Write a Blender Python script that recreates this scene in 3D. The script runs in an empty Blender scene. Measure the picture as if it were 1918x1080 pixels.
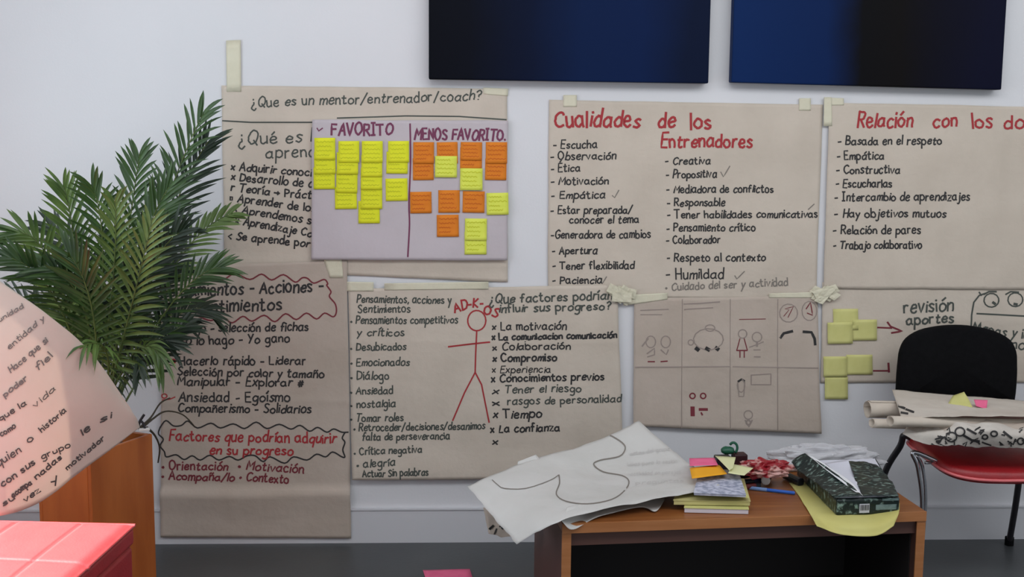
import bpy, math, random, unicodedata
import numpy as np
from mathutils import Vector, noise, Matrix

random.seed(7)
# ------------------------------------------------------------ camera
FPX, PITCH, YAW, ROLL, CAMH = 2250.0, .1303, .0443, .0091, 1.49
DIST = FPX / 530.0
cy, sy = math.cos(YAW), math.sin(YAW); cp, sp = math.cos(PITCH), math.sin(PITCH)
_F = np.array([sy*cp, cy*cp, -sp]); _R0 = np.array([cy, -sy, 0.0]); _U0 = np.cross(_R0, _F)
cr, sr = math.cos(ROLL), math.sin(ROLL)
_R = cr*_R0 + sr*_U0; _U = -sr*_R0 + cr*_U0
_O = np.array([0.0, -DIST, CAMH])
cam_d = bpy.data.cameras.new('camera'); cam = bpy.data.objects.new('camera', cam_d)
bpy.context.scene.collection.objects.link(cam); bpy.context.scene.camera = cam
cam_d.sensor_width = 36.0; cam_d.lens = FPX/1918.0*36.0; cam_d.clip_start = .05
m = Matrix(((_R[0], _U[0], -_F[0], _O[0]), (_R[1], _U[1], -_F[1], _O[1]), (_R[2], _U[2], -_F[2], _O[2]), (0, 0, 0, 1)))
cam.matrix_world = m

# ------------------------------------------------------------ light
sc = bpy.context.scene
sc.view_settings.view_transform = 'Standard'; sc.view_settings.look = 'None'
sc.view_settings.gamma = 1; sc.view_settings.use_curve_mapping = False
sc.view_settings.exposure = 0.0
w = bpy.data.worlds.new('world'); sc.world = w; w.use_nodes = True
w.node_tree.nodes['Background'].inputs[0].default_value = (.86, .93, 1.0, 1)
w.node_tree.nodes['Background'].inputs[1].default_value = 0.66

def lamp(name, kind, energy, color, loc, target=None, size=None, size_y=None):
    d = bpy.data.lights.new(name, kind); d.energy = energy; d.color = color
    if kind == 'AREA':
        d.shape = 'RECTANGLE'; d.size = size; d.size_y = size_y
    o = bpy.data.objects.new(name, d); sc.collection.objects.link(o); o.location = loc
    if target is not None:
        o.rotation_euler = (Vector(target)-Vector(loc)).to_track_quat('-Z', 'Y').to_euler()
    return o
# daylight through the tall window on the left, and an added fill panel under the ceiling that brightens the upper right wall
lamp('window_daylight', 'AREA', 22, (.80, .91, 1.0), (-1.82, -1.55, 1.75), (0.4, -.5, 1.7), 2.0, 1.8)
lamp('ceiling_fill', 'AREA', 80, (.93, .965, 1.0), (1.5, -2.1, 2.92), (1.5, 0, 1.45), 4.6, 1.2)
sun = lamp('sun', 'SUN', 19, (1.0, .95, .88), (-5, 4, 5)); sun.data.angle = .01
SUNV = Vector((1.0, -.25, -1.1))
sun.rotation_euler = SUNV.to_track_quat('-Z', 'Y').to_euler()

# ------------------------------------------------------------ helpers
def ray(px, py): return _F + _R*(px-959.0)/FPX - _U*(py-540.0)/FPX
def onY(px, py, Y):
    d = ray(px, py); return _O + d*(Y-_O[1])/d[1]
def onZ(px, py, z):
    d = ray(px, py); return _O + d*(z-_O[2])/d[2]
def at(px, py, q):                       # q > 0: height of a level surface; q <= 0: distance plane before the wall
    return onZ(px, py, q) if q > 0 else onY(px, py, q)
def pj(P):
    P = np.asarray(P)-_O; w_ = P@_F
    return 959+FPX*(P@_R)/w_, 540-FPX*(P@_U)/w_

def lin(c):
    return tuple(((v/255.)/12.92 if v/255. <= .04045 else ((v/255.+.055)/1.055)**2.4) for v in c)
MATS = {}
def mat(name, rgb, rough=.6, rgb2=None, scale=8, detail=4, bump=0, bscale=30, metal=0, coat=0, spec=.5, lo=.35, hi=.65, stretch=None, trans=0, translucent=0):
    if name in MATS: return MATS[name]
    M = bpy.data.materials.new(name); M.use_nodes = True
    nt = M.node_tree; b = nt.nodes['Principled BSDF']
    b.inputs['Base Color'].default_value = (*lin(rgb), 1); b.inputs['Roughness'].default_value = rough
    b.inputs['Metallic'].default_value = metal; b.inputs['Coat Weight'].default_value = coat; b.inputs['Coat Roughness'].default_value = .42
    b.inputs['Specular IOR Level'].default_value = spec
    tc = nt.nodes.new('ShaderNodeTexCoord'); mp = nt.nodes.new('ShaderNodeMapping')
    nt.links.new(tc.outputs['Object'], mp.inputs[0])
    if stretch: mp.inputs['Scale'].default_value = stretch
    if rgb2:
        n = nt.nodes.new('ShaderNodeTexNoise'); n.inputs['Scale'].default_value = scale; n.inputs['Detail'].default_value = detail
        r = nt.nodes.new('ShaderNodeValToRGB')
        r.color_ramp.elements[0].position = lo; r.color_ramp.elements[0].color = (*lin(rgb), 1)
        r.color_ramp.elements[1].position = hi; r.color_ramp.elements[1].color = (*lin(rgb2), 1)
        nt.links.new(mp.outputs[0], n.inputs[0]); nt.links.new(n.outputs[0], r.inputs[0]); nt.links.new(r.outputs[0], b.inputs['Base Color'])
    if bump:
        n = nt.nodes.new('ShaderNodeTexNoise'); n.inputs['Scale'].default_value = bscale; n.inputs['Detail'].default_value = 5
        bp = nt.nodes.new('ShaderNodeBump'); bp.inputs['Strength'].default_value = bump; bp.inputs['Distance'].default_value = .01
        nt.links.new(mp.outputs[0], n.inputs[0]); nt.links.new(n.outputs[0], bp.inputs['Height']); nt.links.new(bp.outputs[0], b.inputs['Normal'])
    if trans:
        mx = nt.nodes.new('ShaderNodeMixShader'); tr = nt.nodes.new('ShaderNodeBsdfTransparent'); mx.inputs[0].default_value = trans
        out = nt.nodes['Material Output']; nt.links.new(b.outputs[0], mx.inputs[1]); nt.links.new(tr.outputs[0], mx.inputs[2]); nt.links.new(mx.outputs[0], out.inputs[0])
    if translucent:
        mx = nt.nodes.new('ShaderNodeMixShader'); tr = nt.nodes.new('ShaderNodeBsdfTranslucent'); mx.inputs[0].default_value = translucent
        tr.inputs[0].default_value = (*lin(rgb), 1)
        out = nt.nodes['Material Output']; nt.links.new(b.outputs[0], mx.inputs[1]); nt.links.new(tr.outputs[0], mx.inputs[2]); nt.links.new(mx.outputs[0], out.inputs[0])
    MATS[name] = M; return M

class MB:
    def __init__(s): s.v = []; s.f = []
    def add(s, vs, fs):
        n = len(s.v); s.v += [tuple(float(c) for c in v) for v in vs]; s.f += [tuple(i+n for i in f) for f in fs]
    def box(s, c, size, rz=0):
        hx, hy, hz = [a/2 for a in size]; co, si = math.cos(rz), math.sin(rz)
        vs = [(c[0]+x*co-y*si, c[1]+x*si+y*co, c[2]+z) for z in (-hz, hz) for x, y in ((-hx, -hy), (hx, -hy), (hx, hy), (-hx, hy))]
        s.add(vs, [(3, 2, 1, 0), (4, 5, 6, 7), (0, 1, 5, 4), (1, 2, 6, 5), (2, 3, 7, 6), (3, 0, 4, 7)])
    def prism(s, poly, z0, z1):
        n = len(poly)
        s.add([(p[0], p[1], z0) for p in poly]+[(p[0], p[1], z1) for p in poly],
              [tuple(range(n-1, -1, -1)), tuple(range(n, 2*n))]+[(i, (i+1) % n, n+(i+1) % n, n+i) for i in range(n)])
    def tube(s, pts, r, n=10, flat=None):
        pts = [Vector(p) for p in pts]; rs = [float(q) for q in r] if isinstance(r, (list, tuple)) else [float(r)]*len(pts)
        base = len(s.v); u = None
        for i, p in enumerate(pts):
            t = (pts[min(i+1, len(pts)-1)]-pts[max(i-1, 0)]).normalized()
            if u is None:
                u = t.cross(Vector((0, 0, 1)))
                if u.length < .1: u = t.cross(Vector((1, 0, 0)))
            u = (u-t*u.dot(t)).normalized(); v = t.cross(u)
            for k in range(n):
                a = 2*math.pi*k/n; s.v.append(tuple(p+rs[i]*(u*math.cos(a)+v*math.sin(a))))
        for i in range(len(pts)-1):
            for k in range(n):
                a = base+i*n+k; b = base+i*n+(k+1) % n; s.f.append((a, b, b+n, a+n))
        s.f.append(tuple(base+n-1-k for k in range(n))); s.f.append(tuple(base+(len(pts)-1)*n+k for k in range(n)))
    def grid(s, fn, nu, nv):
        vs = [fn(i/nu, j/nv) for j in range(nv+1) for i in range(nu+1)]
        s.add(vs, [(j*(nu+1)+i, j*(nu+1)+i+1, (j+1)*(nu+1)+i+1, (j+1)*(nu+1)+i) for j in range(nv) for i in range(nu)])

WL = {}
def obj(name, mb, material, parent=None, label=None, cat=None, group=None, kind=None, smooth=False, solid=0, bevel=0, seg=2):
    V = np.array(mb.v)
    lo, hi = V.min(0), V.max(0)
    org = np.array([(lo[0]+hi[0])/2, (lo[1]+hi[1])/2, lo[2]])
    me = bpy.data.meshes.new(name); me.from_pydata([tuple(v) for v in (V-org)], [], mb.f); me.update()
    me.materials.append(material)
    if smooth:
        for p in me.polygons: p.use_smooth = True
    o = bpy.data.objects.new(name, me); sc.collection.objects.link(o)
    if parent: o.parent = parent; o.location = Vector(org)-WL[parent.name]
    else: o.location = org
    WL[o.name] = Vector(org)
    if solid:
        md = o.modifiers.new('solid', 'SOLIDIFY'); md.thickness = solid; md.offset = 0
    if bevel:
        md = o.modifiers.new('bevel', 'BEVEL'); md.width = bevel; md.segments = seg; md.limit_method = 'ANGLE'
    if label: o['label'] = label
    if cat: o['category'] = cat
    if group: o['group'] = group
    if kind: o['kind'] = kind
    return o
def thing(name, loc, label, cat, group=None):
    o = bpy.data.objects.new(name, None); sc.collection.objects.link(o); o.location = loc; o.empty_display_size = .05
    o['label'] = label; o['category'] = cat
    if group: o['group'] = group
    WL[o.name] = Vector(loc); return o
def sstep(a, b, x):
    t = max(0., min(1., (x-a)/(b-a))); return t*t*(3-2*t)
def catmull(P, n=5):
    P = [np.array(p, float) for p in P]
    if len(P) < 3: return P
    closed = np.allclose(P[0], P[-1])
    out = []
    for i in range(len(P)-1):
        p0 = P[i-1] if i > 0 else (P[-2] if closed else P[0]); p3 = P[i+2] if i+2 < len(P) else (P[1] if closed else P[-1])
        p1, p2 = P[i], P[i+1]
        for k in range(n):
            t = k/n; out.append(.5*((2*p1)+(-p0+p2)*t+(2*p0-5*p1+4*p2-p3)*t*t+(-p0+3*p1-3*p2+p3)*t**3))
    out.append(P[-1]); return out
def cr1(P, t):                            # catmull at parameter t in 0..1 over a list
    n = len(P)-1; x = min(max(t, 0), 1)*n; i = min(int(x), n-1); u = x-i
    p1, p2 = P[i], P[i+1]; p0 = P[i-1] if i > 0 else 2*p1-p2; p3 = P[i+2] if i+2 <= n else 2*p2-p1
    return .5*((2*p1)+(-p0+p2)*u+(2*p0-5*p1+4*p2-p3)*u*u+(-p0+3*p1-3*p2+p3)*u**3)

# ------------------------------------------------------------ handwriting
G = {
'a': '~3 3.2 1.8 4 .4 2.6 .5 .7 1.8 0 3 1.2;3.1 4 3.1 .6 3.6 0', 'b': '.4 6.8 .4 0;~.4 2.8 1.8 4 3.3 2.6 3.1 .6 1.7 0 .4 .9',
'c': '~3 3.4 1.8 4 .4 2.4 .8 .5 2 0 3.1 .7', 'd': '~3 3 1.8 4 .4 2.5 .6 .5 1.9 0 3 1;3.1 6.8 3.1 0',
'e': '~.5 2 2.9 2.4 2.6 3.8 1.4 3.9 .4 2.2 .8 .4 2.1 0 3.1 .8', 'f': '~2.6 6.4 1.7 6.8 1.1 5.6 1.1 0;.1 3.8 2.3 3.8',
'g': '~3 3.2 1.8 4 .4 2.7 .7 .7 2 .3 3 1.4;~3.1 4 3.1 -1.4 2 -3 .5 -2.4', 'h': '.4 6.8 .4 0;~.4 2.6 1.6 4 2.8 3.4 2.9 0',
'i': '.5 4 .5 0;.5 5.4 .5 5.9', 'j': '~1.3 4 1.3 -1.8 .4 -2.9 -.3 -2.4;1.3 5.4 1.3 5.9', 'k': '.4 6.8 .4 0;2.7 4 .5 1.7 2.9 0',
'l': '.5 6.8 .5 0', 'm': '.4 4 .4 0;~.4 2.8 1.3 4 2.2 3.4 2.3 0;~2.3 2.8 3.3 4 4.2 3.4 4.3 0', 'n': '.4 4 .4 0;~.4 2.6 1.6 4 2.8 3.4 2.9 0',
'o': '~1.8 4 .4 2.8 .5 .8 1.8 0 3.1 .9 3.2 2.8 1.8 4', 'p': '.4 4 .4 -3;~.4 3 1.8 4 3.3 2.6 3 .6 1.7 0 .4 .8',
'q': '~3 3.2 1.8 4 .4 2.6 .5 .7 1.8 0 3 1.2;3.1 4 3.1 -3', 'r': '.4 4 .4 0;~.4 2.4 1.3 3.8 2.4 3.8', 's': '~2.6 3.5 1.5 4 .5 3.2 1.5 2.1 2.6 1.1 1.6 0 .3 .5',
't': '~1.1 5.8 1.1 .8 1.8 0 2.6 .4;.1 4 2.3 4', 'u': '~.4 4 .5 .7 1.6 0 2.9 1.2;2.9 4 2.9 0', 'v': '.2 4 1.5 0 2.9 4', 'w': '.2 4 1.2 0 2.2 3.4 3.2 0 4.2 4',
'x': '.3 4 2.8 0;2.8 4 .3 0', 'y': '.3 4 1.6 .5;3 4 .6 -3', 'z': '.3 4 2.8 4 .3 0 2.9 0',
'A': '0 0 1.9 6.8 3.8 0;.8 2.4 3 2.4', 'B': '.4 6.8 .4 0;~.4 6.8 2.8 6.4 2.6 4 .4 3.6 3.2 2.8 3 .4 .4 0', 'C': '~3.8 5.8 2.4 6.8 .6 5 .5 2 2 0 3.9 1',
'D': '.4 6.8 .4 0;~.4 6.8 3 6 3.8 3.4 3 .8 .4 0', 'E': '3.2 6.8 .4 6.8 .4 0 3.3 0;.4 3.6 2.8 3.6', 'F': '3.3 6.8 .4 6.8 .4 0;.4 3.6 2.7 3.6',
'G': '~3.8 5.8 2.4 6.8 .6 5 .5 2 2 0 3.8 1 3.8 3;2.4 3 3.9 3', 'H': '.4 6.8 .4 0;3.6 6.8 3.6 0;.4 3.5 3.6 3.5', 'I': '1.2 6.8 1.2 0;.2 6.8 2.2 6.8;.2 0 2.2 0',
'J': '~2.6 6.8 2.6 1.2 1.4 0 .2 1', 'K': '.4 6.8 .4 0;3.4 6.8 .5 3.2 3.6 0', 'L': '.5 6.8 .4 0 3.2 0', 'M': '.3 0 .5 6.8 2.4 2.4 4.3 6.8 4.6 0', 'N': '.4 0 .4 6.8 3.5 0 3.5 6.8',
'O': '~2.1 6.8 .5 5 .4 1.8 2 0 3.8 1.8 3.9 5 2.1 6.8', 'P': '.4 6.8 .4 0;~.4 6.8 3 6.3 3.2 4.2 2 3.2 .4 3', 'Q': '~2.1 6.8 .5 5 .4 1.8 2 0 3.8 1.8 3.9 5 2.1 6.8;2.4 1.8 4.4 -.7',
'R': '.4 6.8 .4 0;~.4 6.8 3 6.3 3.1 4.2 2 3.4 .4 3.2;1.6 3.3 3.6 0', 'S': '~3.3 5.9 2 6.8 .6 5.4 1.8 3.7 3.4 2 2.2 0 .3 .8', 'T': '0 6.8 4 6.8;2 6.8 2 0',
'U': '~.4 6.8 .5 1.4 2 0 3.5 1.4 3.6 6.8', 'V': '.1 6.8 1.9 0 3.7 6.8', 'X': '.2 6.8 3.5 0;3.5 6.8 .2 0', 'Y': '.2 6.8 1.9 3.4;3.6 6.8 1.2 0', 'Z': '.3 6.8 3.4 6.8 .3 0 3.5 0',
'-': '.3 2.3 2.3 2.5', '.': '.4 0 .7 .35', ',': '.7 .5 .3 -.9', '/': '.1 -.8 2.9 7', '?': '~.4 5.6 1.6 6.8 2.9 5.6 2.4 4 1.6 3.2 1.6 2;1.6 .4 1.6 0', '¿': '~2.9 -1.4 1.7 -2.6 .4 -1.4 .9 .2 1.7 1 1.7 2.2;1.7 3.8 1.7 4.3',
'*': '.3 3.8 2.6 .4;2.6 3.8 .3 .4', '·': '.3 1.6 .8 2.2 1.3 1.6 .8 1.1 .3 1.6 1.2 1.7;.4 1.3 1.2 2;.4 2 1.2 1.3', '<': '2.6 3.8 .4 2 2.6 .4','>': '0 2 3.6 2;2.4 3.3 3.8 2 2.4 .7', '#': '.3 1.2 3.2 1.6;.4 2.8 3.4 3.2;1.2 0 1.6 4.4;2.3 0 2.8 4.4',
'=': '.3 3.2 1.8 3.4 1.9 1.2 .4 1 .3 3.2'}
def glyph(ch):
    base = unicodedata.normalize('NFD', ch)
    st = []
    for s in G.get(base[0], '').split(';'):
        if not s: continue
        sm = s.startswith('~'); c = [float(x) for x in s.lstrip('~').split()]
        p = list(zip(c[::2], c[1::2])); st.append(catmull(p, 4) if sm else [np.array(q) for q in p])
    wd = max((p[0] for s in st for p in s), default=1.6)
    if len(base) > 1:
        mid = wd/2; top = 5.2 if base[0].islower() else 7.6
        st.append([np.array((mid-.3, top)), np.array((mid+.9, top+1.5))] if base[1] == '\u0301' else [np.array((mid-1.2, top)), np.array((mid-.4, top+.7)), np.array((mid+.4, top)), np.array((mid+1.2, top+.6))])
    return st, wd
def strokes(text, x0, y0, x1, y1, xh, rnd):
    """strokes of one line of handwriting, in photo coordinates"""
    adv = []; tot = 0
    for ch in text:
        wd = glyph(ch)[1] if ch != ' ' else 2.0
        adv.append(tot); tot += wd+(.95 if ch != ' ' else .6)
    tot -= .95; sx = math.hypot(x1-x0, y1-y0)/tot; sy_ = xh/4.
    ca, sa = (x1-x0)/math.hypot(x1-x0, y1-y0), (y1-y0)/math.hypot(x1-x0, y1-y0)
    out = []
    for ch, a in zip(text, adv):
        if ch == ' ': continue
        st, wd = glyph(ch); dy = rnd.uniform(-.35, .35); k = rnd.uniform(.88, 1.12); sl = rnd.uniform(-.05, .18)
        for s in st:
            q = []
            for p in s:
                X = (a+p[0]+rnd.uniform(-.15, .15)+p[1]*sl)*sx; Y = (p[1]*k+dy+rnd.uniform(-.15, .15))*sy_
                q.append((x0+X*ca+Y*sa, y0+X*sa-Y*ca))
            out.append(q)
    return out
def ribbon(mb, pts, w_, surf, step=6.0):
    """flat pen stroke; pts in photo coordinates, surf maps (px,py) to a point just above the paper"""
    P = [np.array(p, float) for p in pts]
    Q = [P[0]]
    for a, b in zip(P[:-1], P[1:]):
        n = max(1, int(np.linalg.norm(b-a)/step))
        Q += [a+(b-a)*(k+1)/n for k in range(n)]
    if len(Q) < 2: return
    d0 = Q[0]-Q[1]; L = np.linalg.norm(d0)
    if L > 1e-6: Q[0] = Q[0]+d0/L*w_*.3
    d0 = Q[-1]-Q[-2]; L = np.linalg.norm(d0)
    if L > 1e-6: Q[-1] = Q[-1]+d0/L*w_*.3
    n0 = len(mb.v); k = 0
    for i, q in enumerate(Q):
        t = Q[min(i+1, len(Q)-1)]-Q[max(i-1, 0)]; L = np.linalg.norm(t)
        if L < 1e-6: t = np.array((1., 0)); L = 1
        nrm = np.array((-t[1], t[0]))/L*w_/2
        mb.v.append(tuple(surf(*(q+nrm)))); mb.v.append(tuple(surf(*(q-nrm))))
    for i in range(len(Q)-1):
        a = n0+2*i; mb.f.append((a, a+1, a+3, a+2))
def ink(surf, parent, lines, material, width=2.4, raw=(), seed=1, name='writing'):
    rnd = random.Random(seed)
    for L in lines:                       # every written line is a part of its sheet
        w_ = (L[6] if len(L) > 6 else width)*1.15; mb = MB()
        for s in strokes(L[0], *L[1:6], rnd): ribbon(mb, s, w_, surf)
        obj('written_line', mb, material, parent, kind='stuff')
    if raw:
        mb = MB()
        for L in raw: ribbon(mb, L[0], L[1], surf)
        obj('pen_drawing' if name == 'writing' else name, mb, material, parent, kind='stuff' if len(raw) > 1 else None)

# ------------------------------------------------------------ materials
KRAFT = mat('kraft_paper', (206, 193, 178), .9, (197, 184, 169), 5, 5, .2, 40)
KRAFT2 = mat('kraft_paper_warm', (192, 177, 164), .9, (182, 167, 153), 4, 5, .25, 30)
LILAC = mat('lilac_paper', (198, 188, 192), .85, (191, 181, 184), 5, 4, .12, 30)
WHITEP = mat('white_paper', (208, 205, 201), .85, (199, 196, 191), 4, 4, .3, 22)
TRACE = mat('cream_paper', (224, 208, 196), .85, (214, 197, 184), 3, 4, .2, 20, translucent=.28)
INK = mat('black_marker', (46, 44, 44), .7)
INKG = mat('grey_green_marker', (72, 76, 70), .7)
INKR = mat('red_marker', (165, 45, 50), .7)
INKM = mat('maroon_marker', (120, 42, 52), .7)
INKP = mat('plum_marker', (116, 52, 82), .7)
INKF = mat('faded_marker', (128, 120, 112), .8)
INKB = mat('faint_pencil', (152, 138, 130), .8)
TAPE = mat('masking_tape', (218, 212, 188), .6, (210, 203, 178), 12, 3, .2, 40)
YEL = mat('yellow_note', (232, 232, 40), .8, (222, 226, 30), 20, 2)
YELG = mat('lemon_note', (226, 232, 92), .8, (218, 226, 80), 20, 2)
PALEY = mat('pale_yellow_note', (208, 204, 132), .8, (200, 196, 122), 20, 2)
ORA = mat('orange_note', (226, 130, 26), .8, (218, 120, 20), 20, 2)
PINK = mat('pink_note', (240, 110, 150), .8, (232, 98, 140), 20, 2)
SCRIB = mat('note_pen_olive', (196, 200, 30), .8); SCRIO = mat('note_pen_brown', (196, 92, 20), .8)
WALLM = mat('wall_paint', (222, 221, 223), .75, (218, 217, 219), 1.5, 3, .05, 120)
BASEM = mat('baseboard_paint', (208, 207, 210), .45)
FLOORM = mat('floor_grey', (76, 79, 80), .42, (66, 69, 71), 3, 6, .06, 60)
WOOD = mat('bench_wood', (150, 92, 44), .4, (128, 72, 32), 6, 6, .05, 50, stretch=(.4, 6, 6))
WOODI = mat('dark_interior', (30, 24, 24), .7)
WOODF = mat('bench_edge', (184, 122, 76), .45, (170, 108, 62), 8, 5, stretch=(.4, 6, 6))
PLANT = mat('planter_wood', (186, 104, 48), .35, (168, 88, 38), 5, 6, .04, 30, stretch=(3, 3, .6))
SOIL = mat('soil', (50, 38, 30), .95, (30, 22, 18), 40, 4, .6, 60)
GREEN1 = mat('palm_leaf', (62, 92, 38), .42, (36, 60, 28), 12, 3)
GREEN2 = mat('palm_leaf_light', (104, 128, 62), .42, (58, 84, 40), 10, 3)
GREEN3 = mat('palm_leaf_dark', (38, 56, 34), .45, (22, 36, 24), 10, 3)
STEM = mat('palm_stem', (98, 112, 52), .5, (70, 84, 40), 10, 3)
TWIG = mat('dry_strand', (70, 62, 48), .7)
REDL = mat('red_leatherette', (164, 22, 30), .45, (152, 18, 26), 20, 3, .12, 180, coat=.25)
REDD = mat('red_seam', (120, 14, 22), .5)
BLACKF = mat('black_fabric', (13, 13, 15), .95, (9, 9, 11), 60, 3, .1, 300, spec=.15)
BLACKM = mat('black_tube', (38, 36, 40), .35)
CHROME = mat('chrome', (200, 200, 205), .18, metal=1)
WHITEPL = mat('white_plastic', (225, 225, 222), .35)
DARKPL = mat('dark_plastic', (24, 26, 36), .4)
BLUEPL = mat('blue_plastic', (40, 96, 190), .3)
GREENPL = mat('green_plastic', (18, 84, 60), .4)

# ------------------------------------------------------------ the room
mb = MB(); mb.box((1.8, .1, 1.5), (7.4, .2, 3.0)); obj('wall_back', mb, WALLM, kind='structure')
mb = MB(); mb.box((1.8, -2.8, -.05), (7.4, 6.0, .1)); obj('floor', mb, FLOORM, kind='structure')
mb = MB(); mb.box((1.8, -2.8, 3.05), (7.4, 6.0, .1)); obj('ceiling', mb, WALLM, kind='structure')
WX = -1.9; Y0, Y1, Z0, Z1 = -2.4, -.62, .5, 1.95
mb = MB()
mb.box((WX-.1, (Y1+.0)/2, 1.5), (.2, -Y1, 3.0)); mb.box((WX-.1, (-5.8+Y0)/2, 1.5), (.2, Y0+5.8, 3.0))
mb.box((WX-.1, (Y0+Y1)/2, Z0/2), (.2, Y1-Y0, Z0)); mb.box((WX-.1, (Y0+Y1)/2, (3+Z1)/2), (.2, Y1-Y0, 3-Z1))
obj('wall_left', mb, WALLM, kind='structure')
mb = MB()
for y in (Y0+.02, Y1-.02): mb.box((WX-.15, y, (Z0+Z1)/2), (.05, .04, Z1-Z0))
for z in (Z0+.02, Z1-.02): mb.box((WX-.15, (Y0+Y1)/2, z), (.05, Y1-Y0-.08, .04))
obj('window_1', mb, BASEM, kind='structure')
mb = MB(); mb.box((1.8, -.007, .062), (7.4, .014, .124)); mb.box((1.8, -.009, .126), (7.4, .018, .006))
obj('baseboard_back', mb, BASEM, kind='structure')

# ------------------------------------------------------------ paintings
def painting(x0, y0, x1, y1, y, cols, label):
    A = onY(x0, y0, y); B = onY(x1, y1, y); t = .045
    H = 1.0; M = bpy.data.materials.new('painted_canvas'); M.use_nodes = True; nt = M.node_tree; b = nt.nodes['Principled BSDF']
    b.inputs['Roughness'].default_value = .6; b.inputs['Specular IOR Level'].default_value = .08
    tc = nt.nodes.new('ShaderNodeTexCoord'); sx = nt.nodes.new('ShaderNodeSeparateXYZ'); nz = nt.nodes.new('ShaderNodeTexNoise')
    nz.inputs['Scale'].default_value = 4; nz.inputs['Detail'].default_value = 6
    mr = nt.nodes.new('ShaderNodeMapRange'); L = B[0]-A[0]
    mr.inputs['From Min'].default_value = -L/2; mr.inputs['From Max'].default_value = L/2
    ad = nt.nodes.new('ShaderNodeMath'); ad.operation = 'MULTIPLY_ADD'; ad.inputs[1].default_value = .12
    rp = nt.nodes.new('ShaderNodeValToRGB'); e = rp.color_ramp.elements
    while len(e) < len(cols): e.new(.5)
    for k, (p, c) in enumerate(cols): e[k].position = p; e[k].color = (*lin(c), 1)
    nt.links.new(tc.outputs['Object'], sx.inputs[0]); nt.links.new(tc.outputs['Object'], nz.inputs[0]); nt.links.new(sx.outputs[0], mr.inputs[0])
    nt.links.new(nz.outputs[0], ad.inputs[0]); nt.links.new(mr.outputs[0], ad.inputs[2]); nt.links.new(ad.outputs[0], rp.inputs[0]); nt.links.new(rp.outputs[0], b.inputs['Base Color'])
    r = thing('painting', ((A[0]+B[0])/2, y+t/2, min(A[2], B[2])), label, 'painting')
    mb = MB(); dz = (B[2]-A[2])
    vs = []
    for yy in (y, y+t):
        vs += [(A[0], yy, A[2]), (B[0], yy, B[2]), (B[0], yy, B[2]+H), (A[0], yy, A[2]+H)]
    mb.add(vs, [(0, 1, 2, 3), (7, 6, 5, 4), (0, 4, 5, 1), (1, 5, 6, 2), (2, 6, 7, 3), (3, 7, 4, 0)])
    obj('canvas', mb, M, r, bevel=.004)
    mb = MB(); mb.box(((A[0]+B[0])/2, y+t+.004, (A[2]+B[2])/2+H/2), (L-.06, .008, H-.06))
    obj('stretcher_frame', mb, WOODF, r)
painting(803, 148, 1327, 156, -.055, [(0, (5, 7, 15)), (.2, (7, 10, 22)), (.42, (7, 18, 44)), (.6, (9, 29, 66)), (.82, (9, 29, 68)), (1, (8, 20, 46))],
         'dark navy abstract canvas brightening to blue at its centre, above the red Cualidades heading')
painting(1370, 154, 1876, 168, -.055, [(0, (9, 34, 70)), (.08, (11, 38, 84)), (.4, (9, 33, 76)), (.53, (8, 8, 12)), (.68, (12, 9, 10)), (.8, (9, 9, 22)), (1, (9, 11, 34))],
         'dark blue abstract canvas with a broad black vertical band, the right one of two')

# ------------------------------------------------------------ wall sheets
SH = {}
def wall_sheet(corners, base, label, material, amp=.005, seed=0, creases=(), curl=0, group=None):
    """corners: photo positions TL, TR, BR, BL, hung on the wall; base: distance of its layer from the wall"""
    C = [onY(px, py, -base) for px, py in corners]
    zb = min(C[2][2], C[3][2])
    def h(x, z):
        v = base+amp*(.5+.5*noise.noise(Vector((x*3.2, z*3.2, seed*7.3))))+.0012*noise.noise(Vector((x*13, z*9, seed*3.1)))
        for ax, pos, wd, am in creases:
            if ax == 'fold':               # the hem was folded up: a ledge that leans back below
                v += am*(max(0, 1-(z-pos)/wd) if z > pos else max(0, 1-(pos-z)/.13)+.10*math.sin(x*9+z*14)); continue
            q = x if ax == 'x' else z
            v += am*max(0, 1-abs(q-pos)/wd)
        v += curl*sstep(zb+.14, zb, z)
        return max(v, .0212*sstep(.165, .137, z))
    def f(u, v):
        P = (C[3]*(1-u)+C[2]*u)*(1-v)+(C[0]*(1-u)+C[1]*u)*v
        wob = .0022*noise.noise(Vector((P[0]*6, P[2]*6, seed)))
        x, z = P[0]+wob*(1 if u in (0, 1) else 0), P[2]+wob*(1 if v in (0, 1) else 0)
        return (x, -h(x, z), z)
    mb = MB(); nx = int(np.linalg.norm(C[1]-C[0])/.012)+2; nz = int(np.linalg.norm(C[0]-C[3])/.012)+2
    mb.grid(f, nx, nz)
    cz = (C[2]+C[3])/2
    r = thing('poster_sheet', (cz[0], -base, zb), label, 'poster', group)
    obj('paper', mb, material, r, smooth=True, solid=.0006)
    def surf(px, py):
        P = onY(px, py, -base-.003); return (P[0], -h(P[0], P[2])-.0011, P[2])
    surf.h = h; surf.base = base
    return r, surf
def tape(r, surf, poly, lift=.0015, name='tape'):
    """a strip of masking tape, four photo corners; parts of the sheet it holds"""
    mb = MB()
    def f(u, v):
        px = (poly[3][0]*(1-u)+poly[2][0]*u)*(1-v)+(poly[0][0]*(1-u)+poly[1][0]*u)*v
        py = (poly[3][1]*(1-u)+poly[2][1]*u)*(1-v)+(poly[0][1]*(1-u)+poly[1][1]*u)*v
        P = onY(px, py, -surf.base); return (P[0], -surf.h(P[0], P[2])-lift, P[2])
    mb.grid(f, 6, 6); obj(name, mb, TAPE, r, smooth=True, solid=.0004)
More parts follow.
